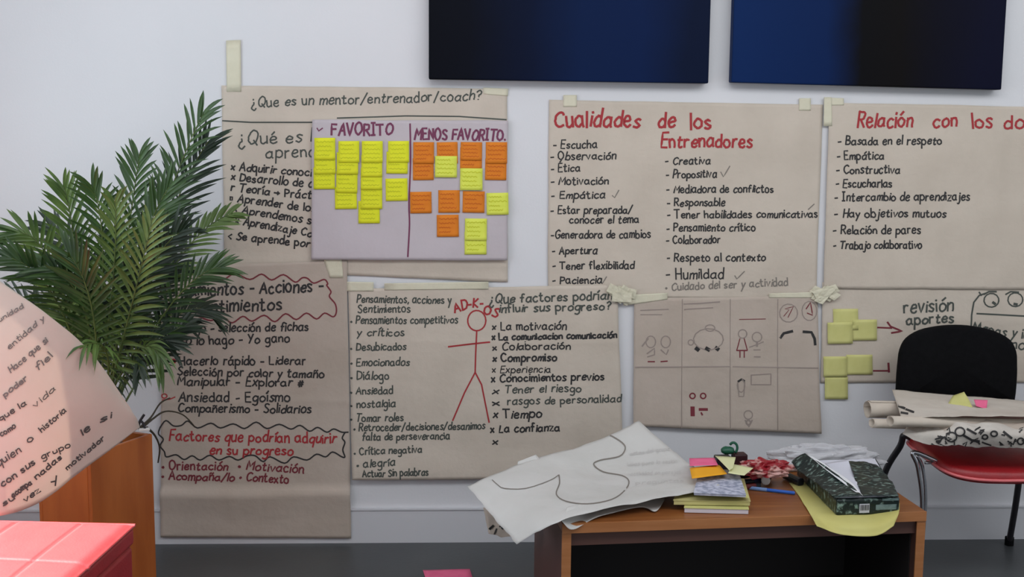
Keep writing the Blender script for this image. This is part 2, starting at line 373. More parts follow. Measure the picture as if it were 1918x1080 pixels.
def crumple_tape(r, surf, cx, cy_, rx, ry, seed):
    mb = MB(); rnd = random.Random(seed)
    for k in range(5):
        a = rnd.uniform(0, 3.14); L = rnd.uniform(.6, 1); ox, oy = rnd.uniform(-.3, .3)*rx, rnd.uniform(-.3, .3)*ry
        def f(u, v, a=a, L=L, k=k, ox=ox, oy=oy):
            s = (u-.5)*2*L; t = (v-.5)*.9
            px = cx+ox+rx*(s*math.cos(a)-t*math.sin(a)*.6); py = cy_+oy+ry*(s*math.sin(a)+t*math.cos(a))
            P = onY(px, py, -surf.base); n = noise.noise(Vector((P[0]*60, P[2]*60, k*4.+seed)))
            return (P[0], -surf.h(P[0], P[2])-.003-.0025*k-.004*(n+.6), P[2])
        mb.grid(f, 8, 4)
    obj('crumpled_tape', mb, TAPE, r, solid=.0004)

# A : sheet with the coach question, behind the sticky note board
A, sA = wall_sheet([(415, 160), (950, 166), (951, 528), (421, 505)], .003, 'kraft sheet with black question line about the mentor, half under the sticky-note chart', KRAFT, .005, 1,
                   [('z', onY(700, 226, 0)[2], .015, .003), ('z', onY(500, 490, 0)[2], .03, .004)])
ink(sA, A, [('¿Que es un mentor/entrenador/coach?', 470, 200, 900, 187, 11, 2.4), ('¿Qué es la', 445, 270, 604, 264, 14, 2.6), ('aprend', 497, 296, 590, 293, 13, 2.6)], INKG,
    raw=[([(417, 226), (470, 229), (530, 229), (590, 229)], 2.6), ([(632, 221), (700, 219), (760, 217), (860, 218), (948, 224)], 2.6)], seed=2)
ink(sA, A, [('* Adquirir conocim', 432, 318, 596, 331, 9), ('* Desarrollo de co', 432, 337, 596, 352, 9), ('r Teoría > Práctic', 432, 357, 596, 374, 9), ('= Aprender de los', 430, 376, 590, 397, 9),
            ('* Aprendemos sin', 436, 396, 596, 422, 9), ('* Aprendizaje Cola', 440, 418, 598, 446, 9), ('< Se aprende por e', 426, 447, 596, 464, 9)], INK, 2.6, seed=3)
tape(A, sA, [(424, 76), (451, 75), (452, 172), (425, 172)], .0012)
tape(A, sA, [(905, 164), (952, 166), (951, 180), (906, 176)], .0012)
# E
E_, sE = wall_sheet([(1028, 187), (1541, 196), (1528, 562), (1026, 556)], .003, 'large kraft sheet headed in red about qualities of trainers, two black bullet columns', KRAFT, .005, 5,
                    [('x', onY(1290, 300, 0)[0], .02, .003), ('x', onY(1160, 300, 0)[0], .02, .002), ('x', onY(1430, 300, 0)[0], .02, .0025)])
ink(sE, E_, [('Cualidades', 1038, 237, 1197, 238, 18, 4), ('de', 1232, 240, 1264, 239, 17, 4), ('los', 1292, 241, 1331, 241, 17, 4), ('Entrenadores', 1237, 275, 1408, 275, 15, 3.6)], INKR, seed=4)
EL = [('- Escucha', 1035, 1118, 278), ('- Observación', 1030, 1153, 299), ('- Ética', 1031, 1086, 322), ('- Motivación', 1031, 1139, 346), ('- Empática', 1032, 1133, 372), ('- Estar preparada/', 1031, 1183, 400),
      ('conocer el tema', 1066, 1196, 418), ('-Generadora de cambios', 1032, 1218, 446), ('- Apertura', 1034, 1118, 476), ('- Tener flexibilidad', 1034, 1187, 504), ('- Paciencia', 1034, 1127, 531)]
ER = [('- Creativa', 1246, 1330, 308), ('- Propositiva', 1247, 1342, 333), ('- Mediadora de conflictos', 1248, 1448, 361), ('- Responsable', 1249, 1357, 386), ('- Tener habilidades comunicativas', 1249, 1531, 408),
      ('- Pensamiento crítico', 1248, 1414, 433), ('- Colaborador', 1248, 1348, 456), ('- Respeto al contexto', 1248, 1433, 489), ('- Humildad', 1246, 1354, 522)]
ink(sE, E_, [(t, a, y, b, y-1, 8.5) for t, a, b, y in EL]+[(t, a, y, b, y-1, 8.5 if 'Hum' not in t else 11) for t, a, b, y in ER], INK, 2.3, seed=5)
ink(sE, E_, [('· Cuidado del ser y actividad', 1246, 544, 1475, 534, 8.5)], INKF, 2.1, seed=6,
    raw=[([(1350, 322), (1355, 331), (1367, 311)], 2), ([(1147, 366), (1151, 370), (1159, 356)], 2), ([(1376, 516), (1380, 522), (1394, 508)], 2), ([(1124, 527), (1128, 531), (1136, 518)], 2), ([(1514, 392), (1525, 382)], 2)])
tape(E_, sE, [(1055, 178), (1080, 178), (1080, 200), (1055, 200)]); tape(E_, sE, [(1496, 184), (1518, 184), (1518, 207), (1496, 207)])
# H behind G
H_, sH = wall_sheet([(1540, 528), (2060, 528), (2050, 716), (1537, 716)], .003, 'kraft sheet with drawn eyes and the word for revision, behind the black chair back', KRAFT, .004, 8,
                    [('z', onY(1700, 600, 0)[2], .03, .002)])
ink(sH, H_, [('revisión', 1692, 586, 1785, 582, 15, 3), ('aportes', 1697, 608, 1785, 603, 11, 3), ('Mapas y ideas', 1822, 620, 1960, 640, 11, 2.6), ('no', 1893, 652, 1918, 655, 12, 2.6)], INKG, seed=9,
    raw=[([(1819, 612), (1820, 590), (1824, 566), (1834, 553), (1846, 549)], 3), ([(1830, 587), (1870, 589), (1925, 592)], 3),
         ([(1857+14*math.cos(t*.5), 562+13*math.sin(t*.5)) for t in range(14)], 2.6), ([(1902+14*math.cos(t*.5), 561+13*math.sin(t*.5)) for t in range(14)], 2.6),
         ([(1860, 566), (1864, 569)], 5), ([(1900, 569), (1905, 570)], 5), ([(1838, 553), (1834, 547)], 3), ([(1843, 551), (1852, 546), (1866, 546)], 3), ([(1884, 551), (1893, 546), (1908, 547)], 3)])
ink(sH, H_, [], INKM, seed=1, raw=[([(1644, 613), (1670, 614)], 3), ([(1662, 603), (1668, 611), (1690, 620), (1670, 623)], 3.4), ([(1636, 694), (1662, 694)], 3), ([(1664, 680), (1665, 696)], 4)])
# G
G_, sG = wall_sheet([(1553, 192), (2066, 202), (2060, 542), (1542, 540)], .009, 'kraft sheet at the right edge headed in red about the relation with teachers', KRAFT, .004, 9,
                    [('x', onY(1760, 300, 0)[0], .02, .0025), ('x', onY(1870, 300, 0)[0], .02, .0025)])
ink(sG, G_, [('Relación', 1605, 238, 1708, 238, 17, 3.6), ('con', 1747, 238, 1792, 237, 16, 3.6), ('los', 1820, 241, 1858, 240, 17, 3.6), ('docentes', 1880, 240, 2034, 242, 16, 3.6)], INKR, seed=11)
GL = [('- Basada en el respeto', 1569, 1763, 271), ('- Empática', 1567, 1655, 299), ('- Constructiva', 1566, 1685, 325), ('- Escucharlas', 1565, 1670, 351), ('- Intercambio de aprendizajes', 1563, 1816, 376),
      ('- Hay objetivos mutuos', 1563, 1771, 407), ('- Relación de pares', 1560, 1724, 438), ('- Trabajo colaborativo', 1561, 1726, 466)]
ink(sG, G_, [(t, a, y, b, y-1, 9) for t, a, b, y in GL], INK, 2.4, seed=12)
tape(G_, sG, [(1543, 182), (1557, 182), (1558, 236), (1542, 236)]); tape(G_, sG, [(1557, 183), (1580, 184), (1580, 197), (1557, 197)])
crumple_tape(G_, sG, 1542, 548, 32, 17, 3)
# white gap strip between E and G is the wall itself
# D
D_, sD = wall_sheet([(652, 540), (1156, 534), (1169, 893), (660, 897)], .010, 'kraft sheet with a red stick figure between two black bullet lists', KRAFT, .004, 13,
                    [('x', onY(916, 800, 0)[0], .015, .004), ('z', onY(900, 640, 0)[2], .012, .002)], curl=.012)
ink(sD, D_, [('Pensamientos, acciones y', 668, 566, 845, 568, 8.5), ('Sentimientos', 670, 585, 768, 584, 8.5), ('y críticos', 668, 628, 757, 629, 8.5), ('· Retroceder/decisiones/desanimos', 662, 807, 908, 803, 8),
             ('falta de perseverancia', 678, 824, 842, 822, 8), ('· Crítica negativa', 663, 852, 790, 846, 8), ('· alegría', 668, 875, 740, 870, 8), ('Actuar Sin palabras', 680, 891, 802, 888, 7.5),
             ('¿Que factores podrían', 916, 568, 1146, 560, 10, 2.6), ('influir sus progreso?', 934, 585, 1143, 579, 9, 2.6)]
    + [(('· '+t), 656, y, x1, y-1, 8.5) for t, x1, y in [('Pensamientos competitivos', 857, 606), ('Desubicados', 760, 656), ('Emocionados', 766, 685), ('Diálogo', 728, 711), ('Ansiedad', 735, 738), ('nostalgia', 740, 763), ('Tomar roles', 755, 789)]]
    + [('Tener el riesgo', 945, 736, 1088, 733, 8.5), ('rasgos de personalidad', 950, 758, 1163, 752, 8.5)], INKG, 2.2, seed=14)
ink(sD, D_, [('* La motivación', 921, 618, 1060, 617, 8.5), ('* La comunicacion comunicación', 921, 637, 1155, 632, 7, 2.8), ('* Colaboración', 922, 656, 1068, 653, 8), ('* Compromiso', 922, 677, 1042, 675, 8.5, 2.8), ('* Experiencia', 921, 698, 1031, 697, 7.5, 1.8),
             ('* Conocimientos previos', 920, 715, 1131, 711, 8.5, 2.6), ('*', 921, 738, 932, 738, 8), ('*', 921, 760, 935, 760, 8.5), ('* Tiempo', 923, 783, 1014, 781, 9.5, 2.6), ('* La confianza', 918, 810, 1048, 806, 8.5, 2.6), ('*', 921, 832, 931, 832, 8)],
    INK, 2.3, seed=15)
ink(sD, D_, [('AD', 852, 585, 876, 577, 10), ('-K-', 876, 575, 904, 575, 10), ('OS', 905, 586, 930, 594, 10)], INKR, 3, seed=16,
    raw=[([(893+17*math.cos(t*.33), 600+19*math.sin(t*.33)) for t in range(20)], 2.8), ([(893, 619), (891, 660), (890, 697)], 2.8), ([(840, 649), (880, 644), (917, 640)], 3),
         ([(890, 697), (870, 735), (848, 787)], 2.8), ([(890, 697), (902, 720), (910, 760), (916, 790)], 2.8)], name='stick_figure_drawing')
tape(D_, sD, [(650, 527), (700, 528), (700, 545), (650, 545)]); tape(D_, sD, [(720, 530), (915, 527), (915, 541), (720, 543)])
# F
F_, sF = wall_sheet([(1188, 559), (1531, 553), (1537, 811), (1186, 796)], .010, 'kraft storyboard sheet of eight faint panels with small drawings', KRAFT2, .004, 17,
                    [('x', onY(1278, 700, 0)[0], .008, .002), ('x', onY(1368, 700, 0)[0], .008, .002), ('x', onY(1457, 700, 0)[0], .008, .002), ('z', onY(1360, 687, 0)[2], .008, .002)], curl=.008)
def circ(cx, cy_, rx, ry=None, n=14, a0=0, a1=6.4): return [(cx+rx*math.cos(a0+(a1-a0)*k/n), cy_+(ry or rx)*math.sin(a0+(a1-a0)*k/n)) for k in range(n+1)]
ink(sF, F_, [], INKB, raw=[([(1190, 687), (1360, 686), (1532, 689)], 2), ([(1278, 560), (1276, 800)], 1.2), ([(1368, 560), (1367, 800)], 1.2), ([(1457, 560), (1456, 805)], 1.2),
     ([(1200, 581), (1252, 579)], 2), ([(1200, 589), (1240, 589)], 1.6), ([(1281, 569), (1310, 568), (1348, 565)], 2.4), ([(1282, 579), (1335, 576)], 2),
     (circ(1219, 640, 9, 11), 2), (circ(1247, 640, 9, 11), 2), ([(1203, 648), (1214, 634)], 3), ([(1212, 662), (1226, 652), (1226, 664), (1213, 668)], 2.4), ([(1238, 655), (1248, 664), (1252, 655)], 2.4),
     (circ(1327, 635, 28, 20), 2), (circ(1330, 614, 9, 6), 2), (circ(1294, 641, 5), 2), (circ(1391, 625, 8), 2), (circ(1418, 631, 9), 2), ([(1418, 640), (1418, 648)], 4), ([(1404, 650), (1418, 645), (1430, 640)], 2), ([(1412, 655), (1424, 655)], 2), ([(1413, 668), (1424, 668)], 2.5),
     (circ(1477, 586, 17), 1.8), (circ(1516, 582, 14, 18), 1.8), ([(1407, 702), (1444, 700), (1444, 720), (1407, 720), (1407, 702)], 2), ([(1382, 715), (1384, 742), (1393, 742), (1395, 715)], 2), (circ(1388, 722, 7, 12), 2), (circ(1401, 776, 8), 2), ([(1395, 786), (1402, 798), (1408, 786)], 2.6), (circ(1401, 790, 4), 3)], seed=2, name='pencil_drawing')
ink(sF, F_, [], INKM, raw=[([(1380, 656), (1399, 656)], 2.4), ([(1386, 634), (1380, 656)], 1.8), ([(1394, 634), (1400, 656)], 1.8), ([(1386, 657), (1386, 669)], 2), ([(1394, 657), (1394, 669)], 2), ([(1385, 598), (1434, 597)], 1.4),
     (circ(1297, 741, 5), 2.6), (circ(1317, 741, 5), 2.6), ([(1297, 763), (1297, 776)], 8), ([(1310, 766), (1324, 766)], 5), ([(1313, 772), (1315, 776)], 3), ([(1214, 677), (1226, 677)], 2.4), ([(1238, 677), (1250, 676)], 2.4),
     ([(1468, 592), (1478, 580), (1470, 578), (1486, 574), (1476, 594)], 1.4), ([(1510, 578), (1518, 566), (1522, 590), (1512, 586)], 2)], seed=3, name='red_drawing')
ink(sF, F_, [], INK, raw=[([(1462, 632), (1468, 624), (1484, 620)], 5), ([(1505, 621), (1520, 622), (1526, 634), (1527, 645)], 5), ([(1304, 652), (1308, 655)], 7), ([(1323, 652), (1328, 655)], 7), ([(1341, 651), (1345, 654)], 7), ([(1383, 714), (1389, 710), (1394, 713)], 4)], seed=3, name='dark_drawing')
tape(F_, sF, [(1168, 552), (1250, 548), (1250, 560), (1168, 572)]); tape(F_, sF, [(1440, 549), (1540, 546), (1540, 557), (1440, 557)])
crumple_tape(F_, sF, 1165, 550, 26, 20, 8)
# C
C_, sC = wall_sheet([(302, 500), (650, 486), (658, 1006), (302, 1004)], .010, 'tall kraft sheet hanging to the floor beside the planter, with wavy red and black frames', KRAFT2, .005, 21,
                    [('fold', onY(480, 922, 0)[2], .03, .020), ('z', onY(480, 750, 0)[2], .012, .003), ('x', onY(440, 980, 0)[0], .03, .003)], curl=.006)
ink(sC, C_, [('Pensamientos - Acciones -', 302, 555, 604, 545, 14, 3.2), ('Sentimientos', 362, 584, 527, 580, 14, 3.2)], INK, seed=22)
ink(sC, C_, [('Juego - selección de fichas', 335, 622, 577, 618, 9.5), ('Yo lo hago - Yo gano', 335, 646, 542, 640, 10), ('Hacerlo rápido - Liderar', 336, 683, 572, 682, 9.5), ('Selección por color y tamaño', 332, 702, 606, 707, 9.5),
             ('Manipular - Explorar #', 332, 721, 568, 723, 9.5), ('Ansiedad - Egoísmo', 335, 751, 543, 751, 10), ('Compañerismo - Solidarios', 333, 771, 582, 773, 9.5)], INK, 2.6, seed=23)
ink(sC, C_, [('· Orientación', 303, 879, 426, 880, 9.5), ('· Motivación', 446, 878, 568, 886, 9.5), ('· Acompaña/lo', 303, 897, 438, 901, 9), ('· Contexto', 448, 899, 540, 905, 9.5)], INKM, 2.6, seed=24)
ink(sC, C_, [('Factores que podrían adquirir', 316, 824, 629, 829, 11), ('en su progreso', 392, 850, 548, 852, 10)], INKR, 2.8, seed=25, raw=[(circ(325, 676, 3), 4), (circ(308, 741, 5, 4), 2.2), ([(305, 748), (318, 747), (328, 743)], 2.2)])
wr = [(392, 516), (418, 523), (440, 512), (468, 523), (490, 513), (509, 524), (531, 514), (553, 528), (566, 520), (576, 521), (588, 530), (607, 523), (614, 531), (612, 534), (620, 546), (617, 555), (628, 569), (630, 584), (624, 593), (608, 586), (593, 597), (574, 586), (555, 598), (535, 587), (515, 602), (495, 590), (472, 601), (455, 592), (435, 604), (415, 592), (395, 600), (372, 592)]
ink(sC, C_, [], INKM, raw=[(catmull(wr, 4), 2.8)], name='red_wavy_frame')
wb = [(300, 800), (311, 787), (325, 797), (340, 796), (352, 788), (370, 801), (395, 792), (413, 801), (437, 793), (458, 802), (480, 790), (500, 802), (523, 794), (545, 803), (562, 796), (580, 807), (595, 800), (612, 809), (625, 803), (640, 809), (652, 809)]
wb2 = [(300, 800), (297, 812), (306, 822), (300, 834), (308, 845), (312, 855), (330, 851), (345, 860), (360, 853), (375, 861), (393, 852), (410, 861), (430, 854), (446, 861), (463, 853), (478, 853), (493, 864), (506, 855), (533, 867), (550, 855), (575, 861), (593, 850), (610, 855), (623, 846), (640, 855), (646, 855), (642, 842), (646, 828), (641, 820), (646, 810)]
ink(sC, C_, [], INK, raw=[(catmull(wb, 4), 2.8), (catmull(wb2, 4), 2.8)], name='black_wavy_frame')
tape(C_, sC, [(605, 482), (640, 480), (643, 520), (618, 520)])
# B
B_, sB = wall_sheet([(585, 224), (952, 226), (950, 487), (583, 486)], .016, 'lilac-grey chart of favourites dotted with yellow and orange sticky notes', LILAC, .003, 25, curl=.006)
ink(sB, B_, [('FAVORITO', 620, 253, 735, 252, 12.5, 3.4)], INKP, seed=26, raw=[([(594, 240), (597, 245), (604, 240)], 2.5), (catmull([(768, 232), (769, 300), (766, 380), (767, 420), (764, 480)], 4), 3)])
ink(sB, B_, [('MENOS FAVORITO.', 776, 261, 946, 263, 11.5, 3.4)], INKP, seed=27)

# ------------------------------------------------------------ sticky notes on the sheets
def note(x0, y0, x1, y1, surf, material, label, lay=0, group=None, scrib=None, seed=0, skew=0):
    rnd = random.Random(seed*13+5)
    base = surf.base if surf else .003
    rot = rnd.uniform(-.02, .02)+skew
    lift = rnd.uniform(.0012, .003)
    def P(u, v, e=0):
        px = x0+(x1-x0)*u-(1-v)*(y1-y0)*rot; py = y1-(y1-y0)*v+(x1-x0)*(u-.5)*rot
        Q = onY(px, py, -base-.004)
        hh = surf.h(Q[0], Q[2]) if surf else base
        return (Q[0], -hh-.0022-.0014*lay-lift*(1-v)**2.2-e, Q[2])
    mb = MB(); mb.grid(lambda u, v: P(u, v), 5, 7)
    o = obj('sticky_note', mb, material, None, label, 'sticky note', group, smooth=True, solid=.0003)
    if scrib:
        mb = MB(); n = 4
        for k in range(n):
            v = .82-.2*k; L = rnd.uniform(.5, .85); a = .1
            pts = [(a+L*t/14, v+.035*math.sin(t*2.1+k)+rnd.uniform(-.015, .015)) for t in range(15)]
            ribbon(mb, [(u*100, vv*100) for u, vv in pts], 2.6, lambda q, r_: P(q/100, r_/100, .0012), 30)
        obj('writing', mb, scrib, o)
    return o
N = 0
YN = [  # x0,y0,x1,y1,layer,label
 (587, 313, 627, 354, 0, 'lowest yellow note of the leftmost column under the FAVORITO heading'),
 (588, 285, 628, 326, 1, 'middle yellow note of the leftmost column under the FAVORITO heading'),
 (589, 258, 628, 299, 2, 'top yellow note of the leftmost column under the FAVORITO heading'),
 (627, 350, 668, 391, 0, 'bottom yellow note of the second column from the left on the chart'),
 (630, 320, 670, 361, 1, 'third yellow note down in the second column from the left'),
 (631, 285, 671, 326, 2, 'second yellow note down in the second column from the left'),
 (634, 264, 673, 304, 3, 'top yellow note of the second column from the left on the chart'),
 (671, 376, 711, 418, 0, 'lowest of all the yellow notes in the third column, tilted slightly'),
 (676, 350, 716, 391, 1, 'yellow note just under the seam in the third column'),
 (676, 314, 716, 355, 2, 'middle yellow note of the third column, above the seam'),
 (677, 290, 716, 331, 3, 'second yellow note down in the third column'),
 (678, 264, 717, 304, 4, 'top yellow note of the third column under the letters RITO'),
 (724, 284, 764, 325, 0, 'lower of the overlapped yellow pair left of the plum divider line'),
 (727, 264, 766, 304, 1, 'upper of the overlapped yellow pair left of the plum divider line'),
 (722, 334, 763, 376, 0, 'separate square yellow note left of the divider, below the pair')]
for n in YN: N += 1; note(*n[:4], sB, YEL, n[5], n[4], 'yellow notes under FAVORITO', SCRIB, N)
ON = [
 (773, 296, 812, 337, 0, 'lower orange note of the first column right of the divider line'), (774, 266, 813, 306, 1, 'upper orange note of the first column right of the divider line'),
 (818, 266, 857, 306, 0, 'orange note half covered by a yellow one in the top row'), (862, 276, 903, 317, 0, 'lower orange note above the yellow note in the third column of the right half'),
 (863, 266, 903, 300, 1, 'topmost orange note below the letters FAVO of the right heading'), (909, 297, 949, 337, 0, 'lower orange note at the top right corner of the chart'),
 (910, 266, 950, 306, 1, 'upper orange note at the top right corner of the chart'),
 (768, 359, 808, 399, 0, 'orange note touching the divider line in the middle row'), (821, 356, 861, 398, 0, 'second orange note from the divider in the middle row'),
 (867, 358, 908, 398, 0, 'orange note beside the yellow one at the right of the middle row'), (818, 402, 859, 443, 0, 'lone orange note in the bottom row of the chart')]
for n in ON: N += 1; note(*n[:4], sB, ORA, n[5], n[4], 'orange notes under MENOS FAVORITO', SCRIO, N)
MN = [(815, 292, 856, 332, 2, 'lemon note stuck over an orange one in the top row'), (862, 315, 904, 356, 2, 'lemon note hanging under the third orange column of the right half'),
      (911, 361, 952, 402, 1, 'lemon note at the right edge of the chart, middle row'), (870, 434, 911, 476, 0, 'lower of two lemon notes at the bottom right of the chart'),
      (871, 409, 912, 450, 1, 'upper of two lemon notes at the bottom right of the chart')]
for n in MN: N += 1; note(*n[:4], sB, YELG, n[5], n[4], 'lemon notes among the orange ones', SCRIB, N)
RN = [(1545, 705, 1588, 747, 0, 'pale yellow note hanging lowest, off the sheet edge left of the chair'), (1542, 667, 1586, 705, 1, 'left pale yellow note of the pair level with the chair back'),
      (1585, 664, 1634, 701, 0, 'right pale yellow note of the pair level with the chair back'), (1560, 578, 1607, 618, 0, 'top pale yellow note of the trio by the upper arrow'),
      (1596, 598, 1642, 637, 1, 'pale yellow note nearest the upper arrow tail'), (1549, 603, 1596, 643, 2, 'bottom left pale yellow note of the trio by the upper arrow')]
for n in RN: N += 1; note(*n[:4], sH, PALEY, n[5], n[4], 'pale yellow notes by the arrows', None, N)

# ------------------------------------------------------------ bench
bz = .42
FL = onZ(1053, 980, bz); FR = onZ(1735, 957, bz); ux = (FR-FL)/np.linalg.norm(FR-FL); uy = np.array([-ux[1], ux[0], 0]); BW = np.linalg.norm(FR-FL); BD = .50
def bp(a, b, z): q = FL+ux*a+uy*b; return (q[0], q[1], z)
bench_rz = math.atan2(ux[1], ux[0])
bench = thing('wooden_bench', bp(BW/2, BD/2, 0), 'low orange-brown wooden bench with dark open front, carrying papers and a torn paper pack', 'bench')
def bbox(a0, a1, b0, b1, z0, z1):
    m_ = MB(); m_.box(bp((a0+a1)/2, (b0+b1)/2, (z0+z1)/2), (a1-a0, b1-b0, z1-z0), bench_rz); return m_
obj('top_panel', bbox(.0, BW, 0, BD, bz-.028, bz), WOOD, bench, bevel=.002)
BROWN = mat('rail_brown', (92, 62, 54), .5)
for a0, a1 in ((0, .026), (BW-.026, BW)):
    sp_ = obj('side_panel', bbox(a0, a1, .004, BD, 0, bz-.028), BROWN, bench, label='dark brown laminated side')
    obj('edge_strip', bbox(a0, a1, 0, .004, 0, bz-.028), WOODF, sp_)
obj('edge_strip', bbox(0, BW, -.003, 0, bz-.028, bz), WOODF, bench, label='lighter wooden front edge')
obj('shade_lining', bbox(.0262, .030, .032, BD-.02, .03, bz-.028), WOODI, bench, label='thin black sheet standing in for the shade inside')  # thin black sheets added to paint the shade inside the open front
obj('shade_lining', bbox(BW-.030, BW-.0262, .032, BD-.02, .03, bz-.028), WOODI, bench, label='thin black sheet standing in for the shade inside')
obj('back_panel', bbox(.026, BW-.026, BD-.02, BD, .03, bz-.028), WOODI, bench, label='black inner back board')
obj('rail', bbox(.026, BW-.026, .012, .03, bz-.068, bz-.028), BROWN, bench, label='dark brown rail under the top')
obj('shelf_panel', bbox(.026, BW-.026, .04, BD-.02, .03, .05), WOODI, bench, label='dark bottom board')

# ------------------------------------------------------------ loose sheets
def patch(name, rows, material, label=None, cat=None, parent=None, nu=50, nv=36, crumple=.004, cs=14, seed=0, smooth=True, solid=.0006, group=None, root=True, edge=.0):
    R_ = [[at(*p) for p in row] for row in rows]
    def S(u, v):
        P = cr1([cr1(r, u) for r in R_], v)
        n = noise.noise(Vector((P[0]*cs, P[1]*cs, P[2]*cs+seed)))+.5*abs(noise.noise(Vector((P[0]*cs*2.3, P[1]*cs*2.3, P[2]*cs*2.3+seed))))
        e = noise.noise(Vector((u*9, v*9, seed+4.)))*edge
        return P+np.array([e if u in (0, 1) else 0, -.3*n*crumple, n*crumple+(e if v in (0, 1) else 0)])
    mb = MB(); mb.grid(S, nu, nv)
    if parent is None and root:
        V = np.array(mb.v); c = (V.max(0)+V.min(0))/2
        r = thing(name, (c[0], c[1], V[:, 2].min()), label, cat, group); obj('paper', mb, material, r, smooth=smooth, solid=solid)
    else:
        r = obj(name, mb, material, parent, label, cat, group, smooth=smooth, solid=solid)
    K = 48; T = [(i/K, j/K) for i in range(K+1) for j in range(K+1)]
    XY = np.array([pj(S(a, b)) for a, b in T])
    def surf(px, py, eps=.003):
        d = (XY[:, 0]-px)**2+(XY[:, 1]-py)**2; u, v = T[int(d.argmin())]
        for _ in range(3):
            p0 = np.array(pj(S(u, v))); h = .01; pu = (np.array(pj(S(u+h, v)))-p0)/h; pv = (np.array(pj(S(u, v+h)))-p0)/h
            J = np.array([[pu[0], pv[0]], [pu[1], pv[1]]])
            if abs(np.linalg.det(J)) < 1: break
            du = np.linalg.solve(J, np.array((px, py))-p0); u = min(.999, max(.001, u+float(np.clip(du[0], -.05, .05)))); v = min(.999, max(.001, v+float(np.clip(du[1], -.05, .05))))
        P = S(u, v); n = _O-P; return P+n/np.linalg.norm(n)*eps
    surf.S = S
    return r, surf
# sheet lying across the left end of the bench
KS, sK = patch('kraft_scrap', [[(915, 1002, -.72), (950, 1006, -.74), (1000, 1000, -.76)], [(905, 950, -.64), (950, 945, -.66), (1010, 935, -.68)]], KRAFT2,
      'small mottled kraft scrap with dark marks hanging below the white sheet', 'paper', nu=14, nv=12, crumple=.012, cs=30, seed=5)
patch('paper_sheet', [[(1052, 976, -1.075), (1074, 991, -1.075), (1120, 968, .427), (1198, 950, .427), (1228, 957, .425), (1245, 936, .427)],
                      [(1062, 950, -1.0), (1085, 944, -.97), (1120, 930, .43), (1190, 920, .43), (1225, 915, .43), (1245, 905, .43)]], WHITEP,
      'narrow white sheet sticking out from under the large one at the bench front', 'paper', crumple=.003, seed=6, nu=40, nv=14)
P1, sP = patch('flipchart_sheet', [
    [(968, 1018, -1.06), (1049, 975, -1.085), (1147, 951, .452), (1240, 934, .46), (1348, 910, .475)],
    [(922, 966, -.92), (1005, 932, -.88), (1090, 903, -.70), (1180, 884, -.62), (1268, 852, -.56)],
    [(876, 912, -.74), (960, 873, -.62), (1030, 851, -.54), (1108, 830, -.47), (1196, 789, -.40)]], WHITEP,
    'large crumpled white sheet with a grey winding line, hanging over the bench end', 'paper', crumple=.007, cs=9, seed=2, edge=.004)
ink(sP, P1, [], INKF, name='winding_line', raw=[(catmull([(922, 898), (932, 907), (945, 914), (985, 914), (1030, 899), (1046, 889)], 3), 1.6),
    (catmull([(1047, 889), (1048, 905), (1042, 925), (1060, 938), (1100, 943), (1145, 935), (1170, 918), (1178, 901), (1165, 890), (1130, 883), (1112, 869), (1125, 861), (1160, 854), (1171, 840), (1165, 828), (1141, 813)], 4), 2.4)])
ink(sP, P1, [('notas del grupo', 1180, 852, 1255, 842, 4), ('ideas para la sesion', 1175, 872, 1268, 866, 4), ('actividad en parejas', 1180, 890, 1275, 886, 4), ('preguntas', 1190, 907, 1280, 902, 4)], mat('show_through', (196, 192, 188), .9), 1.3, seed=4)
patch('paper_sheet', [[(968, 880, -.62), (1015, 864, -.58)], [(970, 864, -.60), (1004, 851, -.56)]], WHITEP, 'bright white corner of a sheet behind the winding-line sheet', 'paper', nu=8, nv=6, crumple=.001, seed=9)

ink(sK, KS, [], INK, raw=[([(917, 990), (924, 984)], 4), ([(926, 1000), (930, 990)], 3), ([(936, 985), (942, 990)], 3), ([(914, 1000), (919, 1003)], 3)], name='marks')
# pads and notes on the bench
def pad(poly, z0, z1, material, cover, label, sm=None):
    P = [onZ(x, y, z1) for x, y in poly]; r = thing('notepad', (sum(p[0] for p in P)/4, sum(p[1] for p in P)/4, z0), label, 'notepad')
    mb = MB(); mb.prism([(p[0], p[1]) for p in P], z0, z1-.0015); obj('pages', mb, material, r, bevel=.001)
    c = sum(P)/4; mb = MB(); mb.prism([(c[0]+(p[0]-c[0])*1.015, c[1]+(p[1]-c[1])*1.015) for p in P], z1-.0013, z1); obj('cover', mb, cover, r)
    return r
PG = mat('pad_cream', (226, 218, 190), .8); PB = mat('pad_blueish', (208, 208, 222), .7, (170, 172, 190), 30, 5, lo=.4, hi=.6)
pad([(1282, 950), (1402, 953), (1392, 908), (1290, 905)], .421, .436, mat('pad_edge_white', (214, 206, 212), .7), PALEY, 'bottom pad of the small stack, pale edge and olive cover')
pad([(1262, 936), (1405, 938), (1393, 896), (1280, 894)], .438, .452, mat('pad_yellow', (200, 190, 128), .8), mat('pad_yellow', (200, 190, 128), .8), 'yellow-edged pad in the middle of the small stack')
pad([(1300, 922), (1397, 926), (1382, 880), (1310, 880)], .470, .478, PB, mat('grey_print', (196, 198, 214), .6, (140, 146, 168), 55, 6, lo=.42, hi=.6), 'top pad of the small stack with grey-blue printed cover')
patch('notepad_sheet', [[(1330, 926, .462), (1403, 932, .462)], [(1330, 878, .470), (1378, 880, .470)]], PALEY, 'yellowish loose leaf sticking out below the blue-grey pad', 'paper', nu=8, nv=8, crumple=.002, seed=3)
def loose(poly, q, material, label, seed, lift=.0):
    rows = [[(*poly[0], q), (*poly[1], q)], [(*poly[3], q), (*poly[2], q)]]
    o, s = patch('sticky_note', rows, material, label, 'sticky note', nu=6, nv=6, crumple=.0015, seed=seed, root=False, group='loose notes on the bench'); return o
